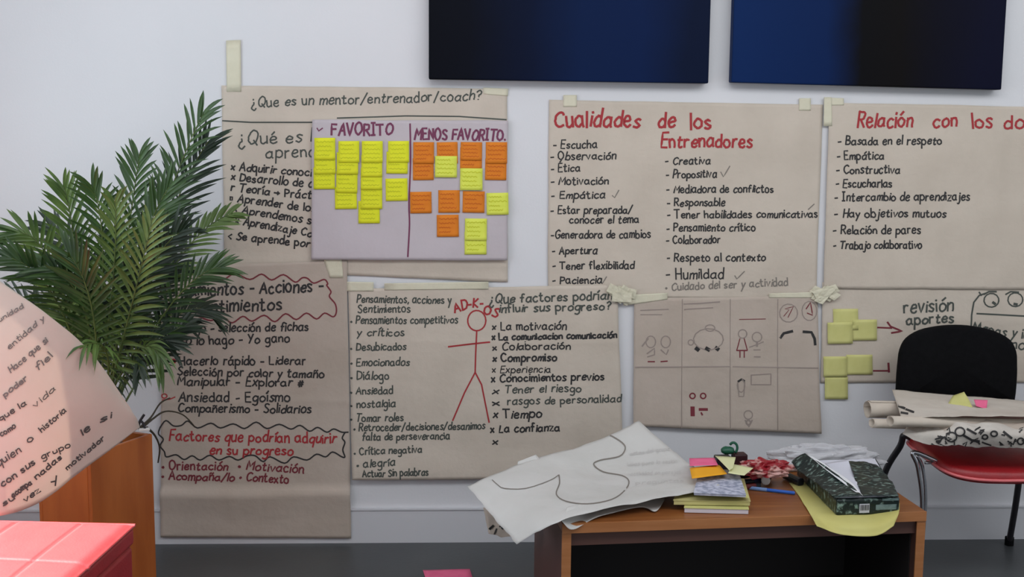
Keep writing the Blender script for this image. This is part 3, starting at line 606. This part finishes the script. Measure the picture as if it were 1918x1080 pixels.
loose([(1292, 872), (1345, 871), (1338, 857), (1291, 858)], .500, PINK, 'pink note lying flat at the back of the note pile', 1)
loose([(1296, 896), (1362, 887), (1347, 870), (1292, 876)], .494, mat('amber_note', (240, 168, 20), .8), 'amber-orange note in front of the pink one on the pile', 2)
loose([(1366, 880), (1373, 876), (1378, 856), (1339, 853)], .506, mat('cream_note', (222, 222, 170), .8), 'cream note standing at the back right of the pile', 3)
loose([(1364, 886), (1394, 890), (1411, 876), (1370, 868)], .498, mat('cream_note', (222, 222, 170), .8), 'cream note with a pointed corner over the dark markers', 4)

# ------------------------------------------------------------ clutter at the bench back
def blob(cx, cy_, q, rx, ry, rz, material, name, parent=None, label=None, cat=None, amp=.3, fs=40, seed=0, n=20, smooth=True, flatb=None):
    c = at(cx, cy_, q); mb = MB()
    def f(u, v):
        th = 2*math.pi*u; ph = math.pi*(v-.5)
        d = Vector((math.cos(ph)*math.cos(th), math.cos(ph)*math.sin(th), math.sin(ph)))
        k = 1+amp*noise.noise(Vector((d.x*1.7*fs/20, d.y*1.7*fs/20, d.z*1.7*fs/20+seed)))+amp*.6*noise.noise(d*fs/7+Vector((seed, 0, 0)))
        p = [c[0]+rx*d.x*k, c[1]+ry*d.y*k, c[2]+rz*d.z*k]
        if flatb is not None: p[2] = max(p[2], flatb)
        return p
    mb.grid(f, n*2, n); return obj(name, mb, material, parent, label, cat, smooth=smooth)
BAG = mat('clear_film', (214, 212, 214), .22, (196, 194, 198), 12, 5, .8, 24, trans=.25)
blob(1545, 860, -.545, .185, .040, .050, BAG, 'plastic_bag', None, 'crumpled translucent white plastic bag behind the torn paper pack', 'bag', .26, 34, 3, 40, False, .4225)
REDBAG = mat('red_wrapper', (150, 30, 40), .35, (206, 160, 152), 26, 5, .7, 40, lo=.46, hi=.56)
blob(1434, 877, -.72, .078, .045, .026, REDBAG, 'crumpled_wrapper', None, 'crumpled red and pale patterned wrapper behind the markers', 'wrapper', .34, 44, 8, 30, False, .423)
# green tape spool with a curled loop on a dark case
t = thing('green_trinket', at(1362, 852, -.56), 'small dark green rounded object with a curled loop, behind the cream notes', 'trinket')
blob(1363, 843, -.56, .022, .016, .013, GREENPL, 'body', t, amp=.12, seed=4, n=10)
c = at(1374, 838, -.56); mb = MB(); mb.tube([(c[0]+.012*math.cos(a), c[1]+.002*a, c[2]+.016*math.sin(a)) for a in np.linspace(-1.2, 2.6, 14)], .0042, 8); obj('loop', mb, GREENPL, t, smooth=True)
for px_, py_, w_, m_, nm_, lb_ in ((1385, 848, .044, mat('dark_case_red', (50, 16, 22), .5), 'dark_case', 'small dark maroon case beside the green object'), (1354, 853, .050, DARKPL, 'black_case', 'flat-topped black case just under the green object')):
    c = at(px_, py_, -.56); mb = MB(); mb.box((c[0], -.56, (.421+c[2])/2), (w_, .04, c[2]-.421), .1)
    obj(nm_, mb, m_, None, lb_, 'case', bevel=.005, seg=3)
def marker(p0, p1, r, body, cap, label, group=None, split=.72):
    p0, p1 = Vector(p0), Vector(p1); rt = thing('marker_pen', p0.lerp(p1, .5), label, 'marker', group); d = (p1-p0)
    mb = MB(); mb.tube([p0, p0+d*.02, p0+d*split], [r*.8, r, r], 12); obj('barrel', mb, body, rt, smooth=False)
    mb = MB(); mb.tube([p0+d*split, p0+d*.985, p1], [r*1.12, r*1.1, r*.8], 12); obj('cap', mb, cap, rt, smooth=False)
pb = [Vector(onZ(1440, 888, .441)), Vector(onZ(1434, 900, .441))]
dd = (pb[1]-pb[0]).normalized(); marker(pb[1]-dd*.10, pb[1], .0125, DARKPL, WHITEPL, 'dark marker whose round white end points to the front of the bench', split=.93)
marker(onZ(1372, 905, .432), onZ(1424, 899, .432), .0095, DARKPL, mat('navy_plastic', (30, 30, 70), .4), 'dark marker lying left of the white-ended one')
marker(onZ(1385, 892, .440), onZ(1424, 884, .444), .0095, DARKPL, mat('red_plastic', (120, 20, 34), .4), 'dark marker with a deep red cap under the red wrapper')
marker(onZ(1392, 912, .430), onZ(1423, 908, .430), .008, mat('brown_red', (92, 24, 24), .5), DARKPL, 'dark red marker just behind the blue pen')
marker(onZ(1489, 923, .426), onZ(1402, 913, .426), .0052, BLUEPL, mat('pale_blue_plastic', (120, 150, 200), .3), 'slim blue pen lying across the bench between pads and pack', split=.6)
marker(onZ(1470, 889, .434), onZ(1500, 903, .434), .012, mat('black_green', (24, 34, 30), .5), DARKPL, 'thick black marker touching the left side of the paper pack')

# torn pack of printer paper
PACK = mat('pack_print', (9, 28, 27), .38, (132, 156, 146), 58, 8, .25, 60, lo=.545, hi=.70, stretch=(1, 1.9, 1))
q = [onZ(1566, 966, .424), onZ(1684, 962, .424), onZ(1640, 885, .424), onZ(1492, 890, .424)]
pk = thing('paper_pack', sum(q)/4, 'torn dark green paper pack with white sheets showing through its split top', 'paper pack')
mb = MB(); ph = .052
top = [p+np.array([0, 0, ph]) for p in q]
mb.prism([(p[0], p[1]) for p in q], .424, .424+ph*.92); obj('wrapper', mb, PACK, pk, bevel=.006, seg=3)
mb = MB(); c = sum(q)/4
mb.prism([(c[0]+(p[0]-c[0])*.93, c[1]+(p[1]-c[1])*.93) for p in q], .424+ph*.9, .424+ph*.97); obj('sheets', mb, mat('ream_white', (214, 214, 224), .7), pk)
def pflap(rows, material, name, **k): return patch(name, rows, material, parent=pk, nu=20, nv=14, solid=.0012, **k)
z1 = .424+ph
pflap([[(1566, 932, z1), (1590, 931, z1+.002), (1616, 930, z1+.002)], [(1512, 893, z1), (1550, 890, z1+.018), (1590, 905, z1+.016)], [(1482, 866, z1+.012), (1494, 855, z1+.03), (1508, 849, z1+.045)]], PACK, 'torn_flap', crumple=.006, cs=26, seed=5)
pflap([[(1616, 930, z1+.002), (1650, 930, z1+.002), (1684, 928, z1)], [(1600, 893, z1+.008), (1630, 893, z1+.006), (1668, 900, z1)], [(1590, 862, z1+.02), (1612, 866, z1+.012), (1642, 868, z1)]], PACK, 'torn_flap', crumple=.006, cs=26, seed=9)
pflap([[(1614, 928, z1+.004), (1617, 929, z1+.004)], [(1570, 897, z1+.02), (1588, 898, z1+.014)], [(1509, 848, z1+.046), (1516, 851, z1+.043)]], mat('ream_edge_white', (236, 236, 238), .6), 'white_sheet_edge', crumple=.001)
pflap([[(1600, 915, z1+.003), (1612, 922, z1+.003)], [(1560, 880, z1+.012), (1600, 890, z1+.006)], [(1545, 868, z1+.012), (1588, 860, z1+.022)]], mat('ream_white', (214, 214, 224), .7), 'inner_sheet', crumple=.001)
# barcode label and pale stripe on the near face
def on_front(u0, u1, w0, w1, e=.0012):
    a, b = q[0], q[1]; n = np.cross(b-a, (0, 0, 1)); n = n/np.linalg.norm(n)
    f = lambda u, w_: tuple(a+(b-a)*u+n*e+np.array([0, 0, w_*ph*.92])); return [f(u0, w0), f(u1, w0), f(u1, w1), f(u0, w1)]
mb = MB(); mb.add(on_front(.36, .52, .15, .7), [(0, 1, 2, 3)]); obj('label', mb, mat('label_white', (196, 196, 206), .6), pk, label='pale barcode label')
mb = MB()
for k in range(9):
    x = .375+k*.0155; mb.add(on_front(x, x+.006+(k % 3)*.002, .3, .64, .002), [(0, 1, 2, 3)])
obj('bars', mb, INK, pk)
mb = MB(); mb.add(on_front(.62, .95, .3, .62), [(0, 1, 2, 3)]); mb.add(on_front(.72, .98, .84, .97), [(0, 1, 2, 3)]); obj('printed_patch', mb, mat('pack_pale', (120, 140, 140), .5, (60, 84, 84), 30, 4), pk)
# yellow folder under it, sagging over the bench front
patch('yellow_folder', [[(1530, 985, -1.085), (1580, 1001, -1.10), (1640, 1003, -1.10), (1674, 984, -1.07)],
                        [(1510, 950, .424), (1560, 972, -1.045), (1630, 974, -1.05), (1684, 958, -1.02)],
                        [(1494, 925, .422), (1560, 930, .422), (1620, 930, .422), (1682, 935, .422)],
                        [(1478, 904, .422), (1540, 900, .422), (1600, 900, .422), (1660, 905, .422)]],
      mat('folder_yellow', (206, 198, 122), .7, (198, 188, 108), 8, 3), 'pale yellow folder under the paper pack, sagging over the bench front', 'folder', nu=30, nv=30, crumple=.003, seed=12, solid=.0012)

# ------------------------------------------------------------ chair
ch = thing('stacking_chair', (1.79, -.32, 0), 'chair with black backrest, red seat and thin metal legs, stacked with rolled paper', 'chair')
X0, X1 = 1.555, 2.02; SZ = .45
mb = MB()
def seat_f(u, v):
    a = 2*math.pi*u; ca, sa = math.cos(a), math.sin(a); e = .45
    hx, hy = (X1-X0)/2, .215
    x = hx*math.copysign(abs(ca)**e, ca); y = hy*math.copysign(abs(sa)**e, sa)
    prof = [(0, .0), (.8, .0), (.96, .006), (1, .022), (.975, .040), (.9, .048), (.5, .054), (0, .056)]
    t = v*(len(prof)-1); i = min(int(t), len(prof)-2); fr = t-i
    k = prof[i][0]*(1-fr)+prof[i+1][0]*fr; z = prof[i][1]*(1-fr)+prof[i+1][1]*fr
    fwd = -(y*k)/hy
    dip = -.020*max(0, fwd)**2
    side = .012*abs(x*k/hx)**2
    return ((X0+X1)/2+x*k, -.365+y*k, SZ-.058+z+dip+side)
mb.grid(seat_f, 48, 14); obj('seat', mb, REDL, ch, smooth=True)
mb = MB(); mb.tube([(lambda p: (p[0], p[1], p[2]))(seat_f(u, 2.9/7)) for u in np.linspace(0, 1, 60)], .0056, 6)
obj('piping', mb, mat('red_piping', (226, 112, 114), .3), ch, label='lighter red piping along the seat edge', smooth=True)
# backrest
mb = MB()
by = -.15; bl = onY(1675, 741, by); br = onY(1897, 748, by); tm = onY(1790, 610, by); cxb = (bl[0]+br[0])/2; hw = (br[0]-bl[0])/2
zb0 = (bl[2]+br[2])/2; zt = tm[2]
def back_outline():
    P = [(-.99, 0), (-1, .28), (-.99, .5), (-.965, .68), (-.86, .83), (-.62, .935), (-.3, .985), (0, 1.0), (.3, .985), (.62, .93), (.86, .82), (.965, .66), (.99, .48), (1, .28), (.99, 0), (.94, -.035), (.5, -.03), (0, -.03), (-.5, -.03), (-.94, -.03)]
    return catmull(P+[P[0]], 3)[:-1]
O_ = back_outline(); n = len(O_)
for k, (s_, yy) in enumerate(((.90, -.020), (.975, -.016), (1.0, -.006), (1.0, .008), (.97, .018), (.9, .022))):
    for p in O_:
        x = cxb+p[0]*hw*s_; z = zb0+(.48+(p[1]-.48)*s_)*(zt-zb0)
        cur = -.035*(p[0])**2
        mb.v.append((x, by+yy+cur+.02, z))
    if k:
        for i in range(n): mb.f.append(((k-1)*n+i, (k-1)*n+(i+1) % n, k*n+(i+1) % n, k*n+i))
def cap_(k, flip):
    base = k*n; c_ = len(mb.v); V = np.array([mb.v[base+i] for i in range(n)]).mean(0); V[1] += (.012 if k == 0 else 0.01)
    mb.v.append(tuple(V))
    for i in range(n):
        t_ = (base+i, base+(i+1) % n, c_); mb.f.append(t_[::-1] if flip else t_)
cap_(0, True); cap_(5, False)
obj('backrest', mb, BLACKF, ch, smooth=True)
def ctube(pts, r, m_, name, **k):
    mb = MB(); mb.tube(catmull(pts, 6), r, 10); return obj(name, mb, m_, ch, smooth=True, **k)
rl = at(1690, 818, -.22); rr_foot = onZ(1890, 1020, 0)
ctube([(1.66, -.26, .415), (1.60, -.235, .43), tuple(at(1694, 815, -.23)), tuple(at(1686, 835, -.21)), tuple(at(1655, 892, -.15)), (1.50, -.075, .012)], .0115, BLACKM, 'leg', label='black rear leg')
rt = at(1912, 884, -.22)
ctube([(1.90, -.26, .40), (1.97, -.24, .39), (rt[0], -.22, .355), tuple(at(1903, 940, -.16)), (rr_foot[0], rr_foot[1], .012)], .0115, BLACKM, 'leg', label='black rear leg')
for x, y in ((1.50, -.075), (rr_foot[0], rr_foot[1])):
    mb = MB(); mb.tube([(x, y, 0), (x, y, .03)], .016, 12); obj('foot_cap', mb, BLACKF, ch)
fl = at(1715, 848, -.50)
ctube([(1.68, -.46, .40), (1.62, -.47, .405), tuple(at(1712, 846, -.50)), tuple(at(1719, 875, -.50)), tuple(at(1727, 950, -.50)), (fl[0]+.03, -.50, .0)], .0075, CHROME, 'leg', label='chrome front leg')
ctube([tuple(at(1717, 852, -.475)), tuple(at(1729, 880, -.47)), tuple(at(1733, 950, -.47)), (fl[0]+.045, -.47, .0)], .006, CHROME, 'leg_brace')
ctube([(2.06, -.50, .40), (2.09, -.50, .38), (2.10, -.50, .2), (2.11, -.50, 0)], .0075, CHROME, 'leg', label='chrome front leg')
ctube([tuple(at(1732, 866, -.47)), tuple(at(1775, 868, -.46)), (1.80, -.45, .385), (2.06, -.45, .385)], .005, CHROME, 'cross_bar')
for s in (-1, 1):
    mb = MB(); xx = cxb+s*.12; mb.tube([(xx, -.20, .42), (xx, -.14, .46), (xx, -.115, .56), (xx, -.12, .64)], .010, 8); obj('back_strut', mb, BLACKM, ch, smooth=True)

# rolls and sheets lying on the seat
def roll(p0, p1, r, label, seed, squash=.8, turns=2.3, mat_=None):
    p0, p1 = Vector(p0), Vector(p1); d = (p1-p0); L = d.length; d.normalize(); up = Vector((0, 0, 1)); s = d.cross(up).normalized(); up = s.cross(d)
    mb = MB()
    def f(u, v):
        a = u*2*math.pi*turns; rr = r*(1-.16*u)*(1+.05*noise.noise(Vector((u*5, v*4, seed))))
        return p0+d*(v*L+.01*noise.noise(Vector((u*4, seed, 0)))*(1 if v == 0 else 0))+s*rr*math.cos(a+seed)+up*rr*squash*math.sin(a+seed)
    mb.grid(f, 70, 24)
    return obj('paper_roll', mb, mat_ or KRAFT, None, label, 'paper roll', 'rolled sheets on the chair', smooth=True, solid=.0008)
roll(at(1625, 766, -.40), at(2010, 772, -.30), .036, 'thick kraft roll with open end, upper left on the chair', 1.2)
roll(at(1632, 792, -.52), at(2000, 805, -.44), .019, 'thin flattened kraft roll below the thick one on the chair', 2.5, .8)
roll(at(1668, 788, -.60), at(2010, 795, -.52), .020, 'kraft roll at the front with its end turned up, under the flat sheet', 4.1, .8)
T1, sT = patch('poster_sheet', [[(1688, 783, -.58), (1760, 782, -.60), (1840, 779, -.60), (1990, 782, -.58)], [(1680, 757, -.45), (1760, 762, -.46), (1840, 766, -.46), (1990, 770, -.46)], [(1671, 729, -.26), (1760, 737, -.27), (1840, 744, -.27), (1990, 756, -.27)]],
      mat('chair_sheet', (206, 196, 184), .85, (196, 185, 172), 6, 4, .2, 30), 'flat pale sheet topmost on the chair pile, below the black backrest', 'paper', crumple=.004, seed=3)
ink(sT, T1, [], INK, raw=[([(1683, 760), (1694, 764)], 5), ([(1697, 766), (1711, 771)], 4), ([(1688, 772), (1700, 774)], 4)], name='marks')
T2, sT2 = patch('crumpled_sheet', [[(1690, 815, -.58), (1760, 834, -.60), (1840, 836, -.61), (1920, 838, -.61), (1990, 838, -.60)],
      [(1694, 808, -.57), (1762, 814, -.60), (1840, 812, -.63), (1920, 815, -.62), (1990, 818, -.6)],
      [(1698, 800, -.54), (1765, 800, -.57), (1805, 792, -.60), (1920, 800, -.58), (1990, 800, -.57)]],
      mat('crumpled_sheet', (208, 200, 190), .85, (194, 184, 174), 8, 4, .3, 30), 'crumpled pale sheet with thick black marker drawing, lying directly on the red seat', 'paper', crumple=.012, cs=18, seed=7)
_r = random.Random(77)
ink(sT2, T2, [], INK, seed=1, name='small_marks', raw=[([(x, y), (x+_r.uniform(3, 9), y+_r.uniform(-5, 5)), (x+_r.uniform(-2, 6), y+_r.uniform(2, 6))], 2.6) for x, y in [(_r.uniform(1740, 1918), _r.uniform(802, 832)) for _ in range(34)] if y < 832])
ink(sT2, T2, [], INK, seed=31, raw=[(circ(1798, 800+8, 9, 8), 3), (circ(1782, 818, 10, 9), 2.6), ([(1805, 815), (1822, 825), (1834, 826)], 4.5), ([(1812, 803), (1828, 812)], 4), (circ(1862, 812, 6, 5), 3), ([(1880, 808), (1895, 820)], 4), (circ(1912, 826, 6), 3), ([(1752, 822), (1766, 818), (1760, 828)], 3), ([(1840, 828), (1856, 834)], 3), ([(1888, 826), (1898, 832), (1902, 822)], 3), (circ(1845, 818, 5, 4), 3)], name='marker_drawing')
patch('kraft_sheet', [[(1722, 812, -.575), (1800, 806, -.60), (1870, 808, -.61), (1990, 822, -.60)], [(1730, 800, -.56), (1800, 790, -.575), (1870, 790, -.58), (1990, 800, -.57)], [(1745, 794, -.52), (1800, 784, -.53), (1870, 784, -.53), (1990, 790, -.52)]],
      KRAFT2, 'wavy kraft sheet squeezed between the rolls and the crumpled drawing on the chair', 'paper', crumple=.012, cs=16, seed=17, nu=40, nv=14)
o, _ = patch('sticky_note', [[(1775, 757, -.42), (1822, 763, -.45)], [(1785, 740, -.36), (1806, 733, -.38)]], PALEY, 'yellow-green note standing up on the chair pile, touching the backrest', 'sticky note', nu=6, nv=6, crumple=.003, root=False, seed=5)
o, _ = patch('sticky_note', [[(1828, 760, -.455), (1848, 766, -.455)], [(1824, 748, -.41), (1850, 749, -.41)]], PINK, 'small pink note beside the yellow-green one on the chair pile', 'sticky note', nu=6, nv=6, crumple=.001, root=False, seed=6)

# ------------------------------------------------------------ red ottoman
oz = .45; OR = onZ(253, 978, oz); O2 = onZ(140, 1080, oz); vx = (O2-OR)/np.linalg.norm(O2-OR); OTL = mat('sunwashed_leatherette', (200, 52, 58), .5, (192, 44, 52), 20, 3, .08, 180, coat=1.0, spec=1.0); vl = np.array([vx[1], -vx[0], 0])  # paler copy of the red: sun wash on the top put into colour
if vl[0] > 0: vl = -vl
OW, OL = .62, .62
def op(a, b, z): p = OR+vl*a+vx*b; return np.array([p[0], p[1], z])
ot = thing('ottoman', tuple(op(OW/2, OL/2, 0)), 'square red leatherette ottoman with seamed top in the lower left corner', 'ottoman')
orz = math.atan2(-vl[1], -vl[0])
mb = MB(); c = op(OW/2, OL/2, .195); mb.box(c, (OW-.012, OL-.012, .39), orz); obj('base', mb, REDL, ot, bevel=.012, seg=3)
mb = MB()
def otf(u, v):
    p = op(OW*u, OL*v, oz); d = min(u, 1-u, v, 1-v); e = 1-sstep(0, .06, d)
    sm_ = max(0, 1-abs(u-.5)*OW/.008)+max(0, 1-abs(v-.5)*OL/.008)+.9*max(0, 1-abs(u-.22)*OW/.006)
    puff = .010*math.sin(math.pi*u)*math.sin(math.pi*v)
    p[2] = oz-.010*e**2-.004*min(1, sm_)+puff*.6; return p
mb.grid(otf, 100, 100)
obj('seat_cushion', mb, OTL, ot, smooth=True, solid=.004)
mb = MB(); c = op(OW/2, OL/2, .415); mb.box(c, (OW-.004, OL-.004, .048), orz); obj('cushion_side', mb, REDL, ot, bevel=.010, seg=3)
mb = MB(); mb.tube([op(0, 0, oz-.008), op(OW, 0, oz-.008), op(OW, OL, oz-.008), op(0, OL, oz-.008), op(0, 0, oz-.008)], .0045, 6); obj('piping', mb, OTL, ot)
mb = MB(); mb.tube([op(a, b, oz-.05) for a, b in ((.006, .006), (OW-.006, .006), (OW-.006, OL-.006), (.006, OL-.006), (.006, .012))], .0035, 6); obj('lower_piping', mb, REDD, ot)

# ------------------------------------------------------------ potted palm
pf = onY(170, 880, -.65); prt = onY(285, 812, -.40)
a_ = np.array([prt[0]-pf[0], prt[1]-pf[1]]); La = np.linalg.norm(a_); a_ /= La; b_ = np.array([-a_[1], a_[0]]); Lb = .215; ptz = prt[2]
palm = thing('potted_palm', (pf[0]+a_[0]*La/2+b_[0]*Lb/2, pf[1]+a_[1]*La/2+b_[1]*Lb/2, 0), 'bushy green palm in a tall orange-brown wooden planter at the left', 'potted plant')
def pp(s, t, z): return (pf[0]+a_[0]*La*s+b_[0]*Lb*t, pf[1]+a_[1]*La*s+b_[1]*Lb*t, z)
def panel(s0, s1, t0, t1, z0, z1, name, m_, par=None):
    mb = MB(); mb.prism([pp(s0, t0, 0)[:2], pp(s1, t0, 0)[:2], pp(s1, t1, 0)[:2], pp(s0, t1, 0)[:2]], z0, z1); return obj(name, mb, m_, par or palm, bevel=.002)
e1, e2 = .014/La, .014/Lb
box = panel(0, 1, 0, e2, 0, ptz, 'planter_panel', PLANT); panel(0, 1, 1-e2, 1, 0, ptz, 'planter_panel', PLANT)
panel(0, e1, e2, 1-e2, 0, ptz, 'planter_panel', PLANT); panel(1-e1, 1, e2, 1-e2, 0, ptz, 'planter_panel', PLANT)
panel(e1, 1-e1, e2, 1-e2, .02, ptz-.035, 'soil', SOIL)
pc = np.array(pp(.5, .5, ptz-.02))
FR_ = [  # mid px,py,Y ; tip px,py,Y ; leaflet length, pairs, material
 ((290, 430, -.36), (384, 205, -.30), .17, 22, GREEN1), ((300, 440, -.30), (392, 262, -.24), .17, 22, GREEN3), ((235, 470, -.5), (262, 285, -.48), .15, 20, GREEN1),
 ((200, 500, -.6), (170, 345, -.62), .15, 20, GREEN1), ((150, 510, -.5), (118, 345, -.52), .15, 20, GREEN2), ((110, 490, -.6), (22, 440, -.66), .13, 20, GREEN2),
 ((120, 560, -.7), (5, 480, -.76), .13, 20, GREEN1), ((100, 600, -.45), (-30, 560, -.42), .14, 18, GREEN3), ((310, 500, -.25), (440, 398, -.14), .12, 22, GREEN2),
 ((315, 560, -.40), (420, 500, -.34), .13, 20, GREEN1), ((310, 590, -.30), (400, 590, -.16), .13, 20, GREEN3), ((255, 640, -.5), (325, 650, -.5), .11, 16, GREEN3),
 ((212, 655, -.70), (150, 652, -.86), .09, 12, GREEN2), ((240, 520, -.55), (320, 345, -.55), .17, 22, GREEN1), ((170, 560, -.7), (60, 500, -.74), .14, 20, GREEN1),
 ((185, 600, -.72), (125, 470, -.76), .15, 20, GREEN1), ((240, 600, -.65), (285, 410, -.7), .16, 20, GREEN2), ((252, 640, -.55), (305, 680, -.6), .10, 14, GREEN2),
 ((212, 560, -.62), (215, 370, -.66), .15, 20, GREEN2), ((265, 520, -.6), (350, 430, -.62), .14, 20, GREEN3), ((170, 540, -.35), (90, 420, -.3), .16, 20, GREEN3),
 ((250, 560, -.32), (330, 500, -.24), .15, 20, GREEN3), ((150, 600, -.4), (60, 590, -.4), .14, 18, GREEN3), ((230, 620, -.5), (255, 520, -.5), .14, 18, GREEN3),
 ((190, 620, -.45), (150, 540, -.45), .14, 18, GREEN3), ((300, 640, -.42), (352, 612, -.36), .11, 16, GREEN3), ((235, 560, -.4), (215, 440, -.35), .15, 18, GREEN3), ((240, 670, -.58), (262, 700, -.66), .07, 10, GREEN3)]
rnd = random.Random(11)
single = {0, 2, 3, 13, 16, 18, 8}
for fi, (mid, tip, LL, n_, gm) in enumerate(FR_):
    b0 = pc+np.array([rnd.uniform(-.04, .04), rnd.uniform(-.035, .035), 0]); m1 = at(*mid); t1 = at(*tip)
    ctrl = 2*m1-.5*(b0+t1)
    ctrl = m1*1.0+(m1-.5*(b0+t1))*.6
    def rac(t): return (1-t)**2*b0+2*t*(1-t)*ctrl+t*t*t1
    mb = MB(); mb.tube([rac(t) for t in np.linspace(0, 1, 14)], [.0042*(1-.75*t) for t in np.linspace(0, 1, 14)], 6)
    fr = obj('frond', mb, STEM, palm, smooth=True)
    droop = rnd.uniform(.2, .5) if fi not in (12, 17, 27) else 1.3
    acc = MB()
    for k in range(n_):
        for side in (-1, 1):
            t = .30+.69*(k+.5*(side > 0)*.6)/n_; p = rac(t); tg = rac(min(1, t+.02))-rac(t-.02); tg /= np.linalg.norm(tg)
            s_ = np.cross(tg, np.array([0, -.9, .45])); s_ /= np.linalg.norm(s_); upn = np.cross(s_, tg)
            prof = math.sin(math.pi*min(1, .18+.80*(t-.30)/.69))**.6
            L = LL*(.45+.55*prof)*rnd.uniform(.85, 1.1); ang = .95-.62*(t-.3)/.69+rnd.uniform(-.1, .1)
            d = tg*math.cos(ang)+s_*side*math.sin(ang)+upn*rnd.uniform(-.05, .35); d /= np.linalg.norm(d)
            wv = np.cross(d, upn); wv /= np.linalg.norm(wv); W = .0062*rnd.uniform(.8, 1.15)
            pts = []; m2 = MB()
            for j in range(6):
                q_ = j/5; c_ = p+d*L*q_+np.array([0, 0, -1])*L*droop*q_**2*.55; ww = W*(math.sin(math.pi*(.12+.88*q_))**.7 if q_ < 1 else .02)
                if q_ == 1: ww = .0003
                c_[1] = min(c_[1], -.03)
                m2.v += [tuple(c_-wv*ww), tuple(c_+upn*ww*-.45), tuple(c_+wv*ww)]
            for j in range(5):
                a0 = j*3; m2.f += [(a0, a0+1, a0+4, a0+3), (a0+1, a0+2, a0+5, a0+4)]
            if fi in single: obj('leaflet', m2, gm, fr, smooth=True)
            else: acc.add(m2.v, m2.f)
    if acc.v: obj('leaflets', acc, gm, fr, kind='stuff', smooth=True)
# dry strands hanging past the planter
for pts in ([(262, 800, -.45), (282, 782, -.35), (300, 755, -.2), (318, 745, -.12)], [(262, 805, -.45), (285, 785, -.35), (310, 770, -.15), (342, 776, -.1), (366, 800, -.06)], [(275, 800, -.4), (290, 815, -.34), (299, 838, -.3), (296, 866, -.28)]):
    mb = MB(); mb.tube(catmull([at(*p) for p in pts], 5), [.004-.0001*i for i in range(5*(len(pts)-1)+1)], 6); obj('dry_strand', mb, TWIG, palm, smooth=True)

# binder clip on the planter corner
c = at(268, 806, -.47); cl = thing('binder_clip', tuple(c), 'small black clip with wire loops at the planter corner by the sheet tip', 'clip')
mb = MB(); mb.box((c[0]+.004, c[1], c[2]+.004), (.034, .016, .008), .3); obj('body', mb, WHITEPL, cl, bevel=.002)
for pts in ([(258, 802), (262, 788), (270, 776)], [(272, 803), (268, 792), (262, 786)]):
    mb = MB(); mb.tube([at(x, y, -.47) for x, y in pts], .0042, 8); obj('wire_handle', mb, BLACKM, cl)

# ------------------------------------------------------------ large sheet leaning at the left
Lf, sL = patch('leaning_sheet', [
    [(-150, 966, -1.075), (-70, 966, -1.075), (0, 966, -1.075), (78, 938, -.99), (170, 869, -.84), (262, 800, -.72)],
    [(-150, 850, -1.04), (-80, 820, -1.02), (10, 800, -1.0), (100, 770, -.93), (190, 750, -.83), (257, 785, -.74)],
    [(-150, 640, -.98), (-90, 640, -.97), (0, 630, -.96), (90, 640, -.91), (180, 690, -.83), (250, 775, -.75)],
    [(-150, 430, -.94), (-90, 462, -.94), (0, 526, -.93), (90, 590, -.90), (172, 662, -.83), (243, 762, -.76)]],
    TRACE, 'large cream sheet with slanting black handwriting leaning against the palm at the left edge', 'paper', crumple=.004, cs=6, seed=8, nu=60, nv=50)
ink(sL, Lf, [('unidad', -2, 603, 44, 576, 5, 1.6), ('entidad y', 17, 655, 84, 598, 6, 1.7), ('Hace que si', 20, 698, 90, 640, 6.5, 2), ('fiel', 70, 694, 99, 668, 7, 2.2), ('poder', 8, 744, 52, 710, 6, 2.2)],
    mat('washed_ink', (112, 106, 102), .8), 1.8, seed=41)
ink(sL, Lf, [('que la', 0, 788, 50, 758, 6), ('vida', 66, 764, 104, 730, 6, 1.4), ('como', 2, 818, 30, 800, 6), ('historia', 78, 810, 124, 770, 6, 2), ('quien', -4, 874, 40, 846, 9, 2), ('o', 52, 830, 63, 824, 8, 2), ('con sus', 4, 912, 66, 868, 7, 2.4), ('grupo', 78, 860, 132, 836, 6),
             ('le', 154, 816, 170, 804, 7, 2.4), ('si', 187, 792, 208, 782, 6, 2.2), ('acompa', 24, 932, 60, 906, 6, 2.4), ('nadas', 68, 898, 116, 858, 6, 2.4), ('motivador', 126, 880, 196, 822, 5.5, 2), ('su', 6, 948, 28, 934, 6, 2.2), ('vez', 46, 940, 76, 920, 6, 2.2), ('y', 98, 908, 110, 894, 6, 2.4)],
    mat('washed_ink_dark', (74, 70, 68), .8), 2.0, seed=42)

# ------------------------------------------------------------ pink note on the floor
o, _ = patch('sticky_note', [[(800, 1092, .003), (888, 1090, .003)], [(792, 1067, .003), (880, 1065, .010)]], PINK, 'pink note lying on the dark grey floor', 'sticky note', nu=8, nv=8, crumple=.001, root=False, seed=2)
